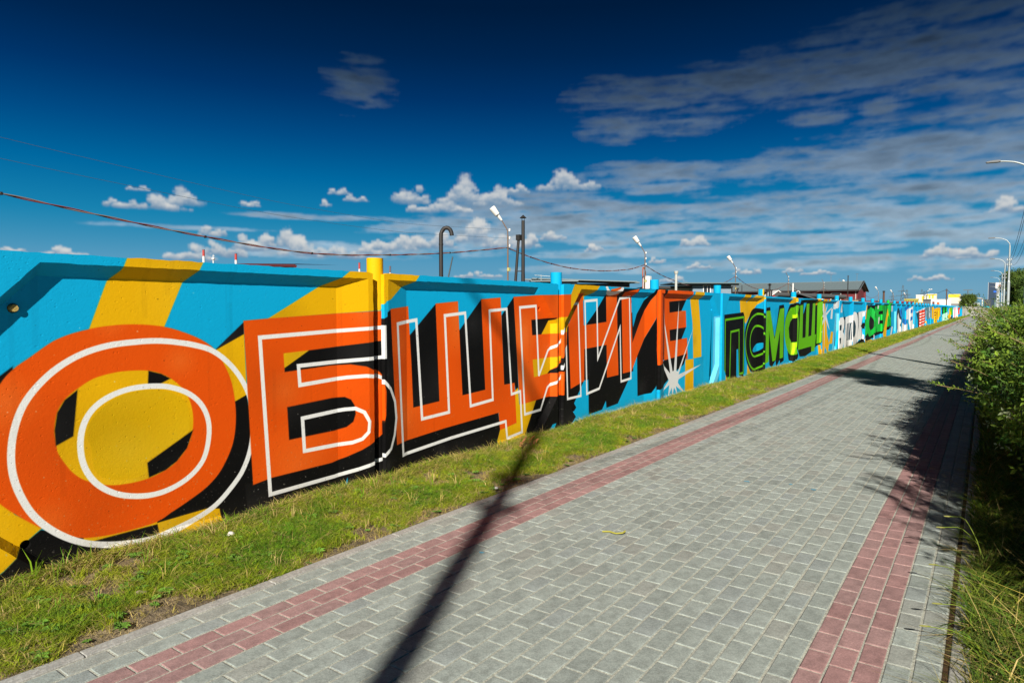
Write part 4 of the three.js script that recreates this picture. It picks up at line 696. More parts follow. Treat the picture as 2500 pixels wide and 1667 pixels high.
{
  const withHead = makeYardLamp(true), bare = makeYardLamp(false), names = ['yard lamp with white head beside the black twin chimney pipes', 'yard lamp with white head above the white cabinet', 'yard lamp with white head right of the blue grey shed', 'bare bent yard lamp post without a head before the long grey roof', 'second bare bent yard lamp post before the long grey roof', 'yard lamp with white head before the red gable end of the long building', 'yard lamp with white head at the corner of the long red building', 'yard lamp with white head right of the long red building', 'small far yard lamp beside the tall pylon', 'farthest small yard lamp near the yellow and white buildings'];
  YARD.forEach((s, i) => { const g = (i === 3 || i === 4 ? bare : withHead).clone(); g.name = numbered('yard_lamp'); g.position.set(-16, 0, -s); scene.add(g); tag(g, names[i], 'lamp post', 'yard lamps behind the painted fence'); });
  const r = rng(90);
  const twisted = (pts, phase) => { const c = new THREE.CatmullRomCurve3(pts.map((p) => new THREE.Vector3(...p))), N = pts.length * 14, q = []; for (let i = 0; i <= N; i++) { const t = i / N, p = c.getPointAt(t), a = t * c.getLength() / 1.7 * 6.283 + phase; q.push(new THREE.Vector3(p.x + Math.cos(a) * 0.012, p.y + Math.sin(a) * 0.016, p.z)); } return new THREE.TubeGeometry(new THREE.CatmullRomCurve3(q), N, 0.0135, 5); };
  const spans = [[[-16, 4.75, 1], [-16, 3.91, -4.85], [-16, 3.43, -9.07], [-16, 3.24, -12.3], [-16, 3.40, -15.4], [-16, 3.68, -18.4], [-16, 4.14, -22]]];
  for (let i = 0; i < 7; i++) spans.push(sag([-16, 4.14 + i * 0.03, -YARD[i]], [-16, 4.17 + i * 0.03, -YARD[i + 1]], [0.62, 1.0, 0.9, 0.9, 0.8, 0.8, 0.7][i], 8, 0.05, r));
  const cn = ['sagging red and white cable rising from the left edge to the first yard lamp', 'red and white cable between the twin chimney pipes and the white cabinet', 'cable sagging from the second yard lamp past the blue grey shed', 'cable sagging before the long grey roof, left part', 'cable sagging before the long grey roof, middle part', 'cable sagging before the long grey roof, right part', 'cable at the gable of the long red building', 'cable right of the long red building'];
  spans.forEach((p, i) => { const g = thing('light_cable', cn[i], 'cable'); part('red_wire', twisted(p, 0), redWire, g); part('white_wire', twisted(p, 3.14), paleWire, g); if (i < 4) { const ties = []; for (let k = 1; k < p.length; k++) { const t = p[k]; ties.push(box(0.05, 0.06, 0.04, t[0], t[1], t[2])); } part('cable_tie', ties, blackIron, g); } });
  solo('thin_wire', [tube([[-16, 5.6, 1], [-16, 5.02, -4.85], [-16, 4.58, -11], [-16, 4.5, -16], [-16, 4.86, -22]], 0.004, 4, 40), tube([[-16, 5.2, 1], [-16, 4.6, -4.85], [-16, 4.22, -11], [-16, 4.2, -16], [-16, 4.52, -22]], 0.004, 4, 40)], std([0.07, 0.1, 0.14], 0.7), 'two hair-thin dark wires high above the cable at the left', 'wires');
}
// ---------------------------------------------------------------- what stands behind the fence
const roofGrey = std([0.15, 0.20, 0.22], 0.55, { metalness: 0.1 }), redWall = std([0.15, 0.018, 0.022], 0.8), darkTrim = std([0.03, 0.032, 0.035], 0.7), slateMat = std([0.075, 0.078, 0.08], 0.9, { bumpMap: repeat(pits, 0.5, 0.5), bumpScale: 0.02 }), blueSheet = std([0.17, 0.24, 0.30], 0.6), beigeWall = std([0.44, 0.40, 0.31], 0.9), glassDark = std([0.02, 0.025, 0.03], 0.1), white = std([0.75, 0.75, 0.73], 0.6), rust = std([0.10, 0.05, 0.03], 0.8);
{
  const g = thing('hooked_pipe', 'black vent pipe ending in a downward hook behind the second panel', 'pipe', [-13.46, 0, -15.07]);
  part('pipe', tube([[0, -0.1, 0], [0, 2, 0], [0, 3.78, 0], [0.02, 3.96, -0.02], [0.1, 4.07, -0.07], [0.2, 4.05, -0.15], [0.25, 3.94, -0.19], [0.26, 3.84, -0.2]], 0.062, 14, 70), blackIron, g); part('joint_ring', [cyl(0.068, 0.068, 0.05, 0, 3.55, 0, 14)], blackIron, g);
  solo('leaning_rod', rod([-13.5, 0, -14.6], [-13.18, 3.2, -15.28], 0.028, 0.02), std([0.05, 0.07, 0.08], 0.7), 'thin leaning rod right of the hooked pipe', 'rod');
  const t = thing('stove_pipe', 'tall black chimney pipe with a pointed cap', 'chimney', [-13.75, 0, -19.85]);
  part('pipe', [cyl(0.075, 0.07, 2.9, 0, 0, 0, 14), cyl(0.066, 0.062, 1.95, 0, 2.88, 0, 14)], blackIron, t); part('cap', [new THREE.ConeGeometry(0.13, 0.12, 14).translate(0, 4.98, 0), cyl(0.012, 0.012, 0.1, 0.05, 4.82, 0, 5), cyl(0.012, 0.012, 0.1, -0.05, 4.82, 0, 5)], blackIron, t);
  const u = thing('stove_pipe', 'shorter black chimney pipe with a square cap leaning on the taller one', 'chimney', [-13.98, 0, -19.7]);
  part('pipe', [rod([-0.16, 0, 0.1], [0.08, 4.2, -0.08], 0.055, 0.05, 12), rod([0.0, 3, 0], [0.2, 3, -0.1], 0.02)], blackIron, u); part('cap', box(0.16, 0.2, 0.16, 0.09, 4.22, -0.08), blackIron, u);
  const v = thing('vent_pipe', 'pale grey vent pipe with a flared top before the blue grey shed', 'pipe', [-11.49, 0, -28.8]);
  part('pipe', cyl(0.058, 0.055, 3.25, 0, 0, 0, 14), std([0.45, 0.47, 0.44], 0.7), v); part('hood', [cyl(0.075, 0.1, 0.1, 0, 3.22, 0, 14), cyl(0.1, 0.1, 0.03, 0, 3.32, 0, 14)], std([0.45, 0.46, 0.42], 0.7), v);
  const c = thing('electric_cabinet', 'white electric cabinet on a post behind the orange topped fence post', 'cabinet', [-16.3, 0, -36.4]);
  part('cabinet', new RoundedBoxGeometry(0.4, 0.75, 0.3, 2, 0.015).translate(0, 3.2, 0), white, c); part('door', box(0.012, 0.66, 0.26, 0.203, 3.2, 0), white, c); part('stand', cyl(0.05, 0.05, 2.9, 0, -0.05, 0), steel, c);
  part('orange_cable', [tube([[-0.14, 4.1, 0.3], [-0.2, 3.7, 0.2], [-0.22, 3.2, 0.1], [-0.24, 2, 0.1], [-0.24, 0, 0.1]], 0.035, 6), tube([[-0.1, 4.1, 0.3], [-0.02, 3.8, 0.2], [-0.08, 3.55, 0.1]], 0.03, 6)], std([0.5, 0.12, 0.03], 0.7), c);
}
// four striped chimneys on the skyline
{
  const red = std([0.42, 0.05, 0.045], 0.8), wht = std([0.68, 0.68, 0.68], 0.8), dk = std([0.12, 0.1, 0.12], 0.8);
  [[-869.4, -489.9, 83.5, 1.6, red, 'leftmost tall red and white striped chimney on the skyline'], [-833.5, -515.4, 78.2, 1.6, red, 'second tall red and white striped chimney, above the red roof edge'], [-696.2, -613.1, 66, 1.3, red, 'small red and white chimney left of the yellow post'], [-662.1, -637.4, 61, 1.3, dk, 'small dark topped white chimney right of the yellow post']].forEach(([x, z, H, R, top, label]) => {
    const g = thing('tall_chimney', label, 'chimney', [x, 0, z]); part('shaft', cyl(R * 1.2, R, H - 9, 0, 0, 0, 16), wht, g); part('top_band', cyl(R, R * 0.97, 8.4, 0, H - 9, 0, 16), top, g); part('rim', cyl(R * 1.05, R * 1.05, 0.7, 0, H - 0.7, 0, 16), dk, g); });
  const w = thing('water_tower', 'tiny white ball-topped mast right of the leftmost chimney', 'tower', [-858, 0, -497]); part('mast', cyl(1.0, 0.8, 70, 0, 0, 0), wht, w); part('ball', [new THREE.SphereGeometry(2.2, 14, 10).translate(0, 71, 0), box(4.6, 0.6, 0.6, 1, 75, 0), cyl(0.3, 0.3, 5, 0, 72, 0)], wht, w);
}
{
  const g = thing('red_roof', 'low dark red flat roof showing over the first panel', 'roof', [0, 0, 0]);
  part('fascia', [rod([-55.4, 5.66, -34.43], [-38.37, 4.56, -28.1], 0.14, 0.14, 4)], std([0.09, 0.012, 0.015], 0.7), g); part('roof_sheet', (() => { const q = new THREE.BufferGeometry(); q.setAttribute('position', new THREE.Float32BufferAttribute([-55.4, 5.8, -34.43, -38.3, 4.72, -28.05, -40.3, 5.0, -33.4, -55.4, 5.8, -34.43, -40.3, 5.0, -33.4, -57.4, 6.1, -39.8], 3)); q.computeVertexNormals(); q.setAttribute('uv', new THREE.Float32BufferAttribute(new Float32Array(12), 2)); return q; })(), redWall, g); part('wall', box(14, 4.2, 4, -48, 2.1, -35.5), redWall, g);
}
function ribbed(w, h, pitch, depth) { const s = new THREE.Shape(), n = Math.max(2, Math.round(w / pitch)); s.moveTo(0, -0.02); s.lineTo(w, -0.02); for (let i = n; i > 0; i--) { const x = i * w / n, p = w / n; s.lineTo(x, 0); s.lineTo(x - p * 0.55, 0); s.lineTo(x - p * 0.6, depth); s.lineTo(x - p * 0.95, depth); } s.lineTo(0, 0); s.closePath(); return new THREE.ExtrudeGeometry(s, { depth: h, bevelEnabled: false }).rotateX(-Math.PI / 2); }   // in x across, y up, depth towards +z... a sheet standing upright, ribs outwards
{ // sheds
  const s = thing('blue_shed', 'blue grey sheet metal shed with a white window behind the fourth panel', 'shed', [0, 0, 0]);
  const wallS = ribbed(2.55, 3.3, 0.16, 0.018).rotateY(0.624); wallS.translate(-15.94, 0, -42.89); part('wall', wallS, blueSheet, s);
  const back = box(2.5, 3.25, 2.6, 1.25, 1.62, -1.35).rotateY(0.624).translate(-15.94, 0, -42.89); part('body', back, blueSheet, s);
  part('roof', [box(4.6, 0.07, 3.6, 0.8, 3.36, -1.2).rotateY(0.624).translate(-15.94, 0, -42.89)], std([0.10, 0.16, 0.18], 0.6), s); part('eave', [box(4.4, 0.1, 0.05, 0.75, 3.27, 0.35).rotateY(0.624).translate(-15.94, 0, -42.89)], darkTrim, s);
  const win = part('window', [box(0.5, 0.05, 0.06, 0, 0.27, 0), box(0.5, 0.05, 0.06, 0, -0.27, 0), box(0.05, 0.5, 0.06, -0.23, 0, 0), box(0.05, 0.5, 0.06, 0.23, 0, 0), box(0.04, 0.5, 0.06, 0.03, 0, 0)], white, s); win.position.set(-15.16, 2.95, -43.38); win.rotation.y = 0.624; part('pane', box(0.42, 0.5, 0.02), glassDark, win);
  const b = thing('beige_shed', 'beige walled shed with a ragged dark eave left of the blue grey shed', 'shed', [0, 0, 0]);
  part('wall', [box(2.7, 3.05, 2, -1.3, 1.52, -1.05).rotateY(0.6).translate(-15.95, 0, -43.7)], beigeWall, b); part('roof', [box(3.8, 0.06, 3, -1.7, 3.2, -1.0).rotateZ(0.02).rotateY(0.6).translate(-15.95, 0, -43.7), box(3.6, 0.14, 0.06, -1.7, 3.1, 0.45).rotateY(0.6).translate(-15.95, 0, -43.7)], darkTrim, b);
  const l = thing('low_roof', 'low grey roof with dark gable behind the third panel', 'roof', [0, 0, 0]);
  const A = [-14.1, 2.66, -24.3]; part('roof', [rod([-17.6, 3.0, -25.3], [-13.2, 2.86, -28.6], 0.06, 0.06, 4), box(4.8, 0.05, 2.4, 0, 0, 0).rotateZ(-0.03).rotateY(0.63).translate(-15.6, 2.95, -27.4)], roofGrey, l); part('wall', box(4.0, 2.8, 2, 0, 1.4, 0).rotateY(0.63).translate(-15.6, 0, -27.6), darkTrim, l);
  const h = thing('low_roof', 'thin blue edged roof strip with an aerial left of the blue post', 'roof', [0, 0, 0]); part('roof', box(1.9, 0.05, 2, 0, 0, 0).rotateY(0.55).translate(-14.2, 2.72, -22.7), roofGrey, h); part('wall', box(1.7, 2.6, 1.7, 0, 1.3, 0).rotateY(0.55).translate(-14.2, 0, -22.9), darkTrim, h);
  const an = thing('aerial', 'small pale television aerial above the second panel', 'aerial', [-14.5, 0, -22.2]); part('mast', cyl(0.015, 0.012, 3.0, 0, 0, 0, 6), steel, an); part('beam', [rod([-0.25, 2.98, 0.1], [0.3, 2.93, -0.2], 0.01), rod([-0.1, 2.96, -0.15], [-0.1, 2.96, 0.2], 0.008)], steel, an);
}
{ // the long red building
  const g = thing('long_building', 'long dark red building with a grey metal roof and gable end', 'building', [-12.76, 0, -89.57]);
  const L = 24, Wd = 7.4, He = 4.03, Hr = 5.15;
  part('wall', [box(L, He, 0.2, -L / 2, He / 2, 0.02 - 0.1 - 0.35), box(L, He, 0.2, -L / 2, He / 2, -Wd + 0.4), box(0.2, He, Wd - 0.7, -0.1 - 0.2, He / 2, -Wd / 2)], redWall, g);
  const tri = new THREE.Shape([new THREE.Vector2(0.3, He - 0.02), new THREE.Vector2(Wd - 0.3, He - 0.02), new THREE.Vector2(Wd / 2, Hr - 0.05)]); part('gable', new THREE.ExtrudeGeometry(tri, { depth: 0.2, bevelEnabled: false }).rotateY(Math.PI / 2).translate(-0.42, 0, 0), std([0.10, 0.04, 0.04], 0.85), g);
  const sl = Math.hypot(Wd / 2 + 0.25, Hr - He + 0.08), an = Math.atan2(Hr - He, Wd / 2);
  for (const half of [0, Math.PI]) {   // a ribbed sheet for each slope, ribs running from ridge to eave
    const gs = [box(L + 0.3, 0.04, sl, 0, 0, sl / 2)]; for (let x = -L / 2 + 0.2; x < L / 2; x += 0.6) gs.push(box(0.06, 0.04, sl, x, 0.035, sl / 2));
    part('roof_slope', merge(gs).rotateX(an).rotateY(half).translate(-L / 2 + 0.15, Hr, -Wd / 2), roofGrey, g);
  }
  part('eave', [box(L + 0.3, 0.16, 0.1, -L / 2, He - 0.06, 0.22)], darkTrim, g); part('ridge', [box(L + 0.3, 0.06, 0.25, -L / 2, Hr + 0.03, -Wd / 2)], roofGrey, g); part('barge_board', [rod([0.18, Hr + 0.03, -Wd / 2], [0.18, He - 0.1, 0.28], 0.09, 0.09, 4), rod([0.18, Hr + 0.03, -Wd / 2], [0.18, He - 0.1, -Wd - 0.28], 0.09, 0.09, 4)], darkTrim, g);
  for (const [x, w, y, h] of [[-4.4, 1.3, 3.2, 0.5], [-2.4, 1.1, 3.0, 1.3], [-8.6, 1.2, 3.2, 0.6], [-12, 1.2, 3.2, 0.6]]) { const f = part('window', [box(w, 0.07, 0.1, x, y + h / 2, -0.3), box(w, 0.07, 0.1, x, y - h / 2, -0.3), box(0.07, h, 0.1, x - w / 2, y, -0.3), box(0.07, h, 0.1, x + w / 2, y, -0.3)], white, g); part('pane', box(w - 0.06, h - 0.06, 0.03, x, y, -0.31), glassDark, f); }
  part('corner_trim', box(0.08, He, 0.08, -0.2, He / 2, -0.3), std([0.5, 0.45, 0.42], 0.7), g);
  for (const x of [-6.3, -10.3, -13.6]) part('bright_panel', box(2.2, 0.7, 0.05, x, 3.25, -0.3), std([0.28, 0.02, 0.025], 0.7), g);
  [[-2.55, 0.35, 'bent'], [-0.6, 1.0, 'spike'], [-1.6, 0.7, 'rod'], [-3.6, 0.95, 'dish']].forEach(([x, h], i) => { const a = thing('aerial', ['short television aerial on the long grey roof', 'tall thin aerial at the right end of the long grey roof', 'thin rod aerial on the long grey roof', 'thin beaded mast at the middle of the long grey roof'][i], 'aerial', [-12.76 + x, Hr, -89.57 - Wd / 2]); part('mast', cyl(0.03, 0.02, h + 0.1, 0, -0.1, 0, 6), steelDark, a); part('element', rod([-0.2, h, 0], [0.2, h - 0.03, 0.06], 0.015), steelDark, a); });
  const p = thing('tall_post', 'tall dark post standing before the red building', 'post', [-12.85, 0, -83.4]); part('post', cyl(0.06, 0.05, 5.5, 0, 0, 0, 8), blackIron, p);
}
{ // small things between the fence and the long building
  const g = thing('red_hut', 'small red hut with a white edged gable roof', 'hut', [-12.9, 0, -52.6]); g.rotation.y = 0.62;
  const t = new THREE.Shape([new THREE.Vector2(-0.5, 0), new THREE.Vector2(0.5, 0), new THREE.Vector2(0.5, 2.62), new THREE.Vector2(0, 3.0), new THREE.Vector2(-0.5, 2.62)]); part('wall', new THREE.ExtrudeGeometry(t, { depth: 1.4, bevelEnabled: false }).translate(0, 0, -1.4), std([0.26, 0.02, 0.02], 0.8), g);
  part('roof', [box(0.72, 0.05, 1.6, 0.29, 2.87, -0.68).translate(-0.29, -2.87, 0).rotateZ(-0.65).translate(0.29, 2.84, 0), box(0.72, 0.05, 1.6, 0, 0, -0.68).rotateZ(0.65).translate(-0.29, 2.84, 0)], white, g);
  const s = thing('slate_roof', 'long low dark grey slate roof just behind the green letters', 'roof', [0, 0, 0]); 
  part('roof', [rod([-10.25, 2.5, -41.5], [-8.1, 2.5, -51.5], 0.16, 0.16, 4), box(0.6, 0.5, 11, -9.35, 2.28, -46.5).rotateY(0)].map((q, i) => i ? box(1.6, 0.06, 10.5).rotateZ(-0.35).rotateY(0.21).translate(-9.5, 2.35, -46.6) : q), slateMat, s); part('wall', box(1.2, 2.2, 10).rotateY(0.21).translate(-9.6, 1.1, -46.6), std([0.12, 0.11, 0.1], 0.9), s);
  const k = thing('wood_pile', 'stacked firewood under a dark sheet right of the slate roof', 'wood pile', [-7.85, 0, -51.6]); const r = rng(8), logs = []; for (let i = 0; i < 70; i++) logs.push(cyl(0.05, 0.05, 0.5, 0, 0, 0, 6).rotateX(Math.PI / 2).translate((i % 14) * 0.1 - 0.7, 1.85 + Math.floor(i / 14) * 0.09, (r() - 0.5) * 0.1)); part('logs', logs, std([0.42, 0.32, 0.17], 0.9), k).userData.kind = 'stuff'; part('sheet', box(1.7, 0.05, 0.8, 0, 2.33, 0).rotateZ(-0.06), slateMat, k); part('frame', box(1.5, 1.8, 0.5, 0, 0.9, -0.1), rust, k);
  const w = thing('white_post', 'thin white post above the blue fence post before the grey roof', 'post', [-9.55, 0, -42.5]); part('post', cyl(0.045, 0.04, 3.2, 0, 0, 0, 8), white, w); part('ring', new THREE.TorusGeometry(0.1, 0.02, 6, 14).translate(0.3, 2.62, 0), white, w);
  [[-12.21, 2.95, 0.05], [-12.04, 3.25, 0.06], [-11.91, 2.9, 0.05], [-14.6, 3.2, 0.05], [-14.2, 3.05, 0.05], [-13.9, 3.3, 0.025]].forEach(([x, h, R], i) => { const c = thing('small_chimney', ['short black flue left of the capped one behind the yellow post', 'black flue with a pointed hood behind the yellow post', 'short black flue right of the hooded one', 'black flue with a flat cap right of the blue grey shed', 'shorter black flue with a flat cap right of the blue grey shed', 'thin dark rod right of the two flat capped flues'][i], 'chimney', [x, 0, -46.9]); part('pipe', cyl(R, R, h, 0, 0, 0, 8), blackIron, c); if (R > 0.03) part('cap', i === 1 ? [new THREE.ConeGeometry(0.16, 0.12, 8).translate(0, h + 0.1, 0), cyl(0.07, 0.07, 0.08, 0, h - 0.02, 0, 8)] : [cyl(0.1, 0.1, 0.08, 0, h - 0.02, 0, 8)], blackIron, c); });
  const b = thing('brick_chimney', 'tall narrow brown chimney right of the long red building', 'chimney', [-13.94, 0, -125.7]); part('shaft', cyl(0.2, 0.15, 4.5, 0, 0, 0, 10), rust, b); part('top', cyl(0.19, 0.19, 0.25, 0, 4.5, 0, 10), blackIron, b);
}
{ // far skyline
  const lat = std([0.10, 0.14, 0.17], 0.8);
  const pylon = (x, z, H, label) => { const g = thing('pylon', label, 'pylon', [x, 0, z]), gs = [], w = H * 0.11; for (const [a, b] of [[1, 1], [1, -1], [-1, 1], [-1, -1]]) { gs.push(rod([a * w, 0, b * w], [a * w * 0.12, H, b * w * 0.12], 0.14, 0.1, 4)); } for (let i = 0; i < 7; i++) { const y0 = H * i / 7, y1 = H * (i + 1) / 7, q = (y) => w * (1 - 0.88 * y / H); for (const a of [1, -1]) { gs.push(rod([-q(y0), y0, a * q(y0)], [q(y1), y1, a * q(y1)], 0.07, 0.07, 3), rod([a * q(y0), y0, -q(y0)], [a * q(y1), y1, q(y1)], 0.07, 0.07, 3)); } } part('tower', gs, lat, g); part('cross_arm', [0.62, 0.78].map((t, i) => rod([-H * (0.22 - i * 0.06), H * t, 0], [H * (0.22 - i * 0.06), H * t, 0], 0.16, 0.16, 4)), lat, g); };
  pylon(-43.4, -487, 17.2, 'tallest steel lattice power pylon on the skyline'); pylon(-51.2, -605, 17.4, 'power pylon just right of the tallest one'); pylon(-55.5, -552, 14.4, 'power pylon left of the tallest one'); pylon(-38.4, -565, 16.5, 'faint power pylon left of the lattice mast');
  const o = thing('olive_building', 'low olive yellow building below the pylons', 'building', [-18.6, 0, -235]); part('wall', box(3.4, 4.6, 3, 0, 2.3, 0), std([0.35, 0.33, 0.06], 0.8), o); for (let i = 0; i < 5; i++) part('window', box(0.35, 0.4, 0.1, -1.3 + i * 0.65, 4.1, 1.5), std([0.05, 0.08, 0.03], 0.5), o); part('roof', box(3.6, 0.3, 3.2, 0, 4.75, 0), std([0.45, 0.38, 0.05], 0.8), o);
  const yel = std([0.78, 0.56, 0.02], 0.7), blk = (name, label, x, z, w, h, y0, cols, base) => { const g = thing(name, label, 'building', [x, 0, z]); part('wall', box(w, h, 3, 0, h / 2, 0), base, g); cols(g); return g; };
  blk('pale_building', 'pale building with a yellow emblem left of the lattice mast', -17.7, -259, 2.9, 6.5, 0, (g) => { part('emblem', cyl(0.35, 0.35, 0.1, 0, 0, 0, 12).rotateX(Math.PI / 2).translate(0.6, 5.7, 1.5), yel, g); part('yellow_band', box(0.6, 1.6, 0.08, 0.6, 5.3, 1.51), yel, g); part('roof_edge', box(3.0, 0.15, 3.1, 0, 6.5, 0), white, g); }, std([0.6, 0.62, 0.55], 0.8));
  blk('pale_building', 'pale building with two yellow emblems right of the lattice mast', -14.9, -261, 2.9, 6.7, 0, (g) => { for (const x of [-0.5, 0.4]) part('emblem', box(0.5, 1.1, 0.08, x, 5.9, 1.51), yel, g); part('yellow_band', box(2.9, 0.35, 0.08, 0, 6.5, 1.51), yel, g); part('roof_edge', box(3.0, 0.15, 3.1, 0, 6.75, 0), white, g); }, std([0.6, 0.6, 0.52], 0.8));
  blk('yellow_building', 'building with a bright yellow upper wall right of the utility pole', -9.5, -289, 3.6, 7.2, 0, (g) => { part('yellow_band', box(3.6, 1.1, 0.08, 0, 6.6, 1.51), yel, g); part('grey_base', box(3.7, 3.9, 3.1, 0, 1.9, 0.1), std([0.2, 0.21, 0.22], 0.8), g); }, std([0.7, 0.66, 0.5], 0.8));
  const wb = thing('white_building', 'long low white building with a sagging roof line', 'building', [-8.5, 0, -179]); part('wall', box(4.5, 3.9, 3, 0.1, 1.95, -1.5).rotateY(0.6), white, wb); const dr = part('door', box(0.5, 1.1, 0.08, -1.6, 2.9, 0.03).rotateY(0.6), std([0.12, 0.03, 0.02], 0.7), wb); part('orange_shutter', box(0.6, 0.8, 0.08, -0.55, 2.95, 0.03).rotateY(0.6), std([0.55, 0.12, 0.04], 0.7), wb); part('roof_edge', box(4.6, 0.12, 3.2, 0.1, 3.93, -1.5).rotateY(0.6), std([0.55, 0.58, 0.6], 0.6), wb);
  const lm = thing('lattice_mast', 'dark open lattice mast with two floodlights', 'mast', [-13.55, 0, -212]); const lg = []; for (const [a, b] of [[1, 1], [1, -1], [-1, 1], [-1, -1]]) lg.push(rod([a * 0.36, 0, b * 0.36], [a * 0.36, 6.6, b * 0.36], 0.05, 0.05, 4)); for (let y = 0.6; y < 6.6; y += 0.7) lg.push(box(0.72, 0.06, 0.06, 0, y, 0.36), box(0.06, 0.06, 0.72, 0.36, y, 0), rod([-0.36, y, 0.36], [0.36, y + 0.6, 0.36], 0.03, 0.03, 3)); part('frame', lg, std([0.06, 0.03, 0.03], 0.8), lm); for (const x of [0.9, 1.35]) part('floodlight', [new THREE.SphereGeometry(0.17, 10, 8).scale(1.3, 0.8, 1).translate(x, 7.1, 0.2), rod([0.3, 6.5, 0.2], [x, 7.0, 0.2], 0.03, 0.03, 4)], white, lm);
  const up = thing('utility_pole', 'wooden utility pole with wires before the white building', 'pole', [-6.42, 0, -155.7]); part('pole', cyl(0.12, 0.09, 5.7, 0, 0, 0, 8), rust, up); part('cross_arm', box(0.6, 0.06, 0.06, 0, 5.3, 0), rust, up); solo('pole_wire', [tube(sag([-6.42, 5.6, -155.7], [-12, 4.6, -175], 0.3, 8), 0.03, 3), tube(sag([-6.42, 5.6, -155.7], [-4.5, 5.4, -215], 0.9, 8), 0.03, 3)], wireMat, 'thin wires spreading from the wooden utility pole', 'wires');
  const tp = thing('utility_pole', 'dark pole with a wide flat crossbar above the round tree', 'pole', [-6.05, 0, -316.4]); part('pole', cyl(0.2, 0.18, 9.4, 0, 0, 0, 8), lat, tp); part('cross_arm', [box(3.0, 0.35, 0.3, 0, 9.35, 0)], lat, tp);
  const cn = thing('open_shed', 'open sided shed with a thin pale flat roof behind the round tree', 'shed', [-3.9, 0, -262]); part('roof', rod([-2.6, 5.75, 20], [2.75, 5.4, -21], 0.22, 0.22, 4), white, cn); part('leg', [cyl(0.14, 0.14, 5.4, 2.7, 0, -20.6, 8)], white, cn); part('leg', [cyl(0.14, 0.14, 5.5, -2.5, 0, 19.6, 8)], white, cn); part('back_wall', box(4.6, 3.9, 0.3, 0, 1.95, 0).rotateY(0.4).translate(0, 0, -6), std([0.35, 0.4, 0.38], 0.8), cn);
  solo('white_dome', new THREE.SphereGeometry(1.25, 20, 10, 0, 6.3, 0, 1.5).scale(1.05, 0.5, 1).translate(0, 2.2, 0), white, 'rounded white roof just above the beige fence', 'roof', [-3.1, 0, -269]);
  solo('teal_roof', new THREE.SphereGeometry(1.15, 20, 10, 0, 6.3, 0, 1.5).scale(1, 0.5, 1).translate(0, 2.3, 0), std([0.02, 0.32, 0.36], 0.5), 'rounded teal roof just above the beige fence', 'roof', [0.1, 0, -283.5]);
  const tw = thing('dark_tower', 'dark blue glass tower block behind the row of lamps', 'building', [2.9, 0, -410]); part('wall', box(4.6, 15.1, 5, 0, 7.55, 0), std([0.022, 0.045, 0.085], 0.4), tw); part('side_wall', box(0.3, 15.3, 5.1, -2.35, 7.65, 0), std([0.25, 0.3, 0.35], 0.6), tw); part('blue_sign', box(1.6, 0.9, 0.1, 0.6, 10.6, 2.55), std([0.01, 0.12, 0.6], 0.5), tw); part('low_wing', box(3, 6.8, 4, -2.4, 3.4, 1), std([0.03, 0.04, 0.06], 0.6), tw); part('entrance', box(2.0, 6.5, 0.3, 1.3, 3.2, 2.6), std([0.12, 0.2, 0.22], 0.5), tw);
  const sg = thing('sign_column', 'white sign board with red patches beside the dark blue tower', 'sign', [4.1, 0, -373]); part('board', box(1.9, 2.6, 0.3, 0, 12.6, 0), white, sg); part('red_patch', box(0.7, 0.7, 0.06, 0.5, 12.6, 0.19), std([0.6, 0.05, 0.05], 0.6), sg); part('leg', cyl(0.3, 0.3, 11.4, 0, 0, 0, 8), white, sg);
  const rw = thing('white_block', 'white building showing over the trees at the right edge', 'building', [9.6, 0, -328]); part('wall', box(3.6, 12.9, 3, 0, 6.45, 0), white, rw); for (let i = 0; i < 3; i++) part('window', box(0.7, 0.9, 0.08, -1.1 + i * 1.1, 11.6, 1.51), glassDark, rw);
  const fr = rng(61), cols = [[0.25, 0.02, 0.03], [0.4, 0.3, 0.05], [0.3, 0.06, 0.03], [0.05, 0.05, 0.08], [0.12, 0.12, 0.13]], what = ['dark red', 'ochre', 'brick red', 'blue black', 'grey'];
  [[-17.5, -128, 4, 3.0], [-19.8, -150, 4, 3.4], [-17.9, -166, 3.6, 3.4], [-16.2, -185, 3.5, 3.6], [-14.4, -196, 3.2, 3.5]].forEach(([x, z, w, h], i) => { const g = thing('garage', 'small ' + what[i] + ' garage roof showing between the fence posts', 'garage', [x, 0, z]); part('wall', box(w, h - 0.3, 4, 0, (h - 0.3) / 2, 0), std(cols[i], 0.8), g); part('roof', box(w + 0.3, 0.3, 4.3, 0, h - 0.15, 0), std(cols[(i + 2) % 5], 0.8), g); });
}
{ // beige sheet metal fence at the far end
  const g = thing('sheet_fence', 'beige corrugated metal fence closing the far end of the path', 'fence', [-4.4, 0, -185.6]), m = std([0.50, 0.49, 0.44], 0.7), A = new THREE.Vector2(0, 0), B = new THREE.Vector2(6.4, -112), len = A.distanceTo(B), n = 24, ang = Math.atan2(112, 6.4);
  for (let i = 0; i < n; i++) { const q = part('sheet' + (i ? '_' + String(i).padStart(3, '0') : ''), ribbed(len / n - 0.04, 2.38 - i * 0.008, 0.9, 0.09), m, g), t = i / n; q.position.set(lerp(A.x, B.x, t), 0, lerp(A.y, B.y, t)); q.rotation.y = ang; }
  part('top_rail', rod([0, 2.42, 0], [6.4, 2.24, -112], 0.06, 0.06, 4), std([0.03, 0.06, 0.12], 0.6), g);
}
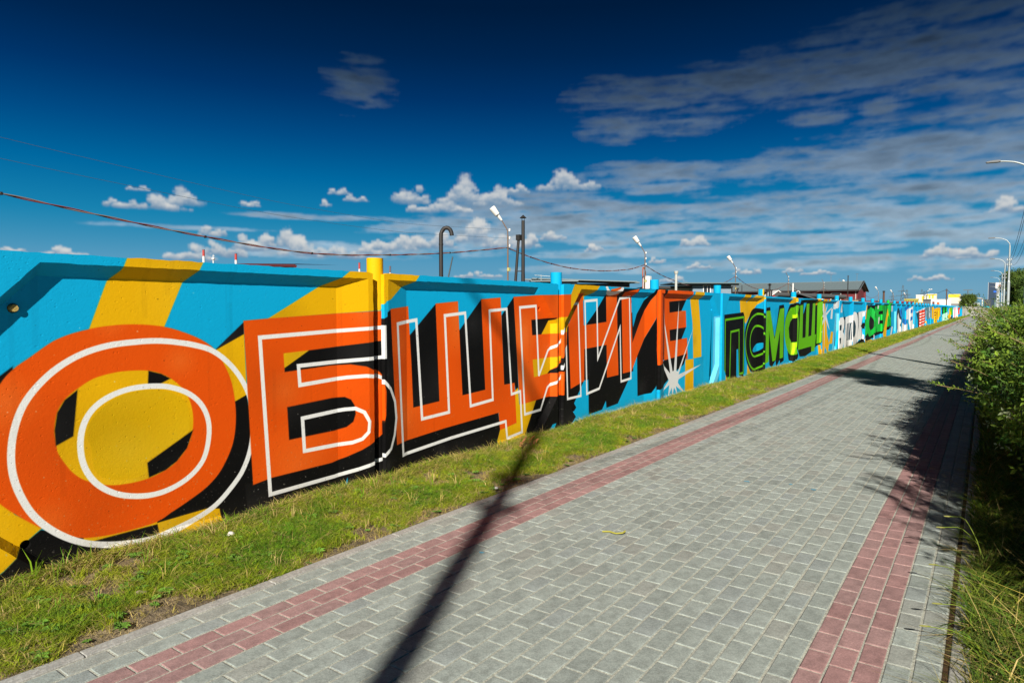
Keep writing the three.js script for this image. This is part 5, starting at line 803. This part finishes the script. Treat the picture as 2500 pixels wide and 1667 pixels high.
// ---------------------------------------------------------------- small things on the ground
{
  const r = rng(5150), lump = (rad, seed, flat = 0.6) => { const g = new THREE.IcosahedronGeometry(rad, 2), p = g.attributes.position, q = rng(seed), ph = [q() * 6, q() * 6, q() * 6]; for (let i = 0; i < p.count; i++) { const x = p.getX(i) / rad, y = p.getY(i) / rad, z = p.getZ(i) / rad, k = 1 + 0.22 * Math.sin(x * 3 + ph[0]) * Math.cos(z * 2.6 + ph[1]) + 0.12 * Math.sin(y * 5 + ph[2]); p.setXYZ(i, p.getX(i) * k, p.getY(i) * k * flat, p.getZ(i) * k); } g.computeVertexNormals(); return g; };
  solo('stone', lump(0.024, 3), std([0.7, 0.68, 0.66], 0.9, { flatShading: true }), 'small white stone in the grass below the big round letter', 'stone', [-4.17, 0.065, -2.5]);
  solo('stone', lump(0.028, 4, 0.4), std([0.3, 0.24, 0.17], 0.95, { flatShading: true }), 'flat brown clod in the near grass left of the kerb', 'stone', [-3.78, 0.03, -1.72]);
  solo('stone', lump(0.016, 6), std([0.62, 0.6, 0.56], 0.9), 'tiny pale pebble by the left kerb near the lamp shadow', 'stone', [-3.47, 0.03, -4.6]);
  const dead = thing('dead_leaves', 'brown withered leaves lying at the wall foot beside the yellow paint', 'leaves', [-4.27, 0.06, -6.2]);
  const leaf = (s) => { const q = new THREE.Shape(); q.moveTo(0, 0); q.quadraticCurveTo(s * 0.6, s * 0.4, 0, s * 1.4); q.quadraticCurveTo(-s * 0.6, s * 0.4, 0, 0); return new THREE.ShapeGeometry(q, 4); }, brown = std([0.34, 0.15, 0.05], 0.9, { side: THREE.DoubleSide });
  for (let i = 0; i < 14; i++) { const m = part('leaf', leaf(0.025 + r() * 0.03), brown, dead); m.position.set((r() - 0.4) * 0.2, 0.0 + r() * 0.07, (r() - 0.5) * 0.42); m.rotation.set(-1.2 + r(), r() * 6, r()); }
  solo('twig', [tube([[0, 0.008, 0], [0.05, 0.012, -0.02], [0.1, 0.01, -0.015], [0.15, 0.02, -0.03]], 0.006, 6), leaf(0.03).rotateX(-1.3).translate(0.15, 0.018, -0.03)], std([0.32, 0.30, 0.04], 0.8, { side: THREE.DoubleSide }), 'short yellow green twig lying on the grey blocks', 'twig', [-2.2, 0, -4.18]);
  const drop = std([0.1, 0.36, 0.52], 0.6);
  [[-1.77, -6.22, 0.024], [-1.41, -6.35, 0.02], [-1.2, -6.28, 0.022], [-2.66, -3.36, 0.02]].forEach(([x, z, s], i) => { const g = new THREE.CircleGeometry(s, 14), p = g.attributes.position; for (let k = 1; k < p.count; k++) { const q = 0.7 + r() * 0.6; p.setXY(k, p.getX(k) * q, p.getY(k) * q * 0.7); } p.setXY(p.count - 1, p.getX(1), p.getY(1)); solo('paint_drop', g.rotateX(-Math.PI / 2), drop, ['dried blue paint drop on the grey blocks, leftmost of three', 'dried blue paint drop on the grey blocks, middle of three', 'dried blue paint drop on the grey blocks, rightmost of three', 'dried blue paint drop on the red stripe'][i], 'paint drop', [x, 0.0042, z]); });
  // tall grass stalks leaning over the right kerb
  const stalkM = leafMat([0.22, 0.30, 0.03], 0.3), st = [[0.04, -4.75, -0.16, 0.34, -0.1], [0.05, -4.95, -0.2, 0.26, 0.1], [0.04, -4.3, -0.2, 0.16, -0.1], [0.05, -3.95, -0.17, 0.14, 0.08], [0.05, -3.7, -0.2, 0.1, 0.05]];
  st.forEach(([x, z, dx, h, dz], i) => { const g = thing('grass_stalk', ['tallest grass stalk with a seed head leaning over the right kerb', 'grass stalk with a bent tip beside the tallest one', 'grass stalk leaning far over the grey blocks', 'short grass stalk leaning over the kerb gap', 'lowest grass stalk lying toward the grey blocks'][i], 'grass', [x, 0, z]); part('stem', tube([[0, 0, 0], [dx * 0.25, h * 0.6, dz * 0.3], [dx * 0.7, h * 0.98, dz * 0.7], [dx * 1.2, h * 0.95, dz]], 0.0022, 4, 14), stalkM, g); part('seed_head', [new THREE.SphereGeometry(0.005, 6, 5).scale(1, 1, 6).rotateY(-1.2).translate(dx * 1.22, h * 0.95, dz)], std([0.2, 0.2, 0.05], 0.9), g); const b = new THREE.BufferGeometry(); b.setAttribute('position', new THREE.Float32BufferAttribute([0, 0.02, -0.003, 0, 0.02, 0.003, dx * 0.35, h * 0.4, 0.013, 0, 0.02, -0.003, dx * 0.35, h * 0.4, 0.013, dx * 0.35, h * 0.4, 0.007, dx * 0.35, h * 0.4, 0.007, dx * 0.35, h * 0.4, 0.013, dx * 0.7, h * 0.42, 0.02], 3)); b.computeVertexNormals(); part('blade', b, stalkM, g); });
}
renderer.render(scene, camera);
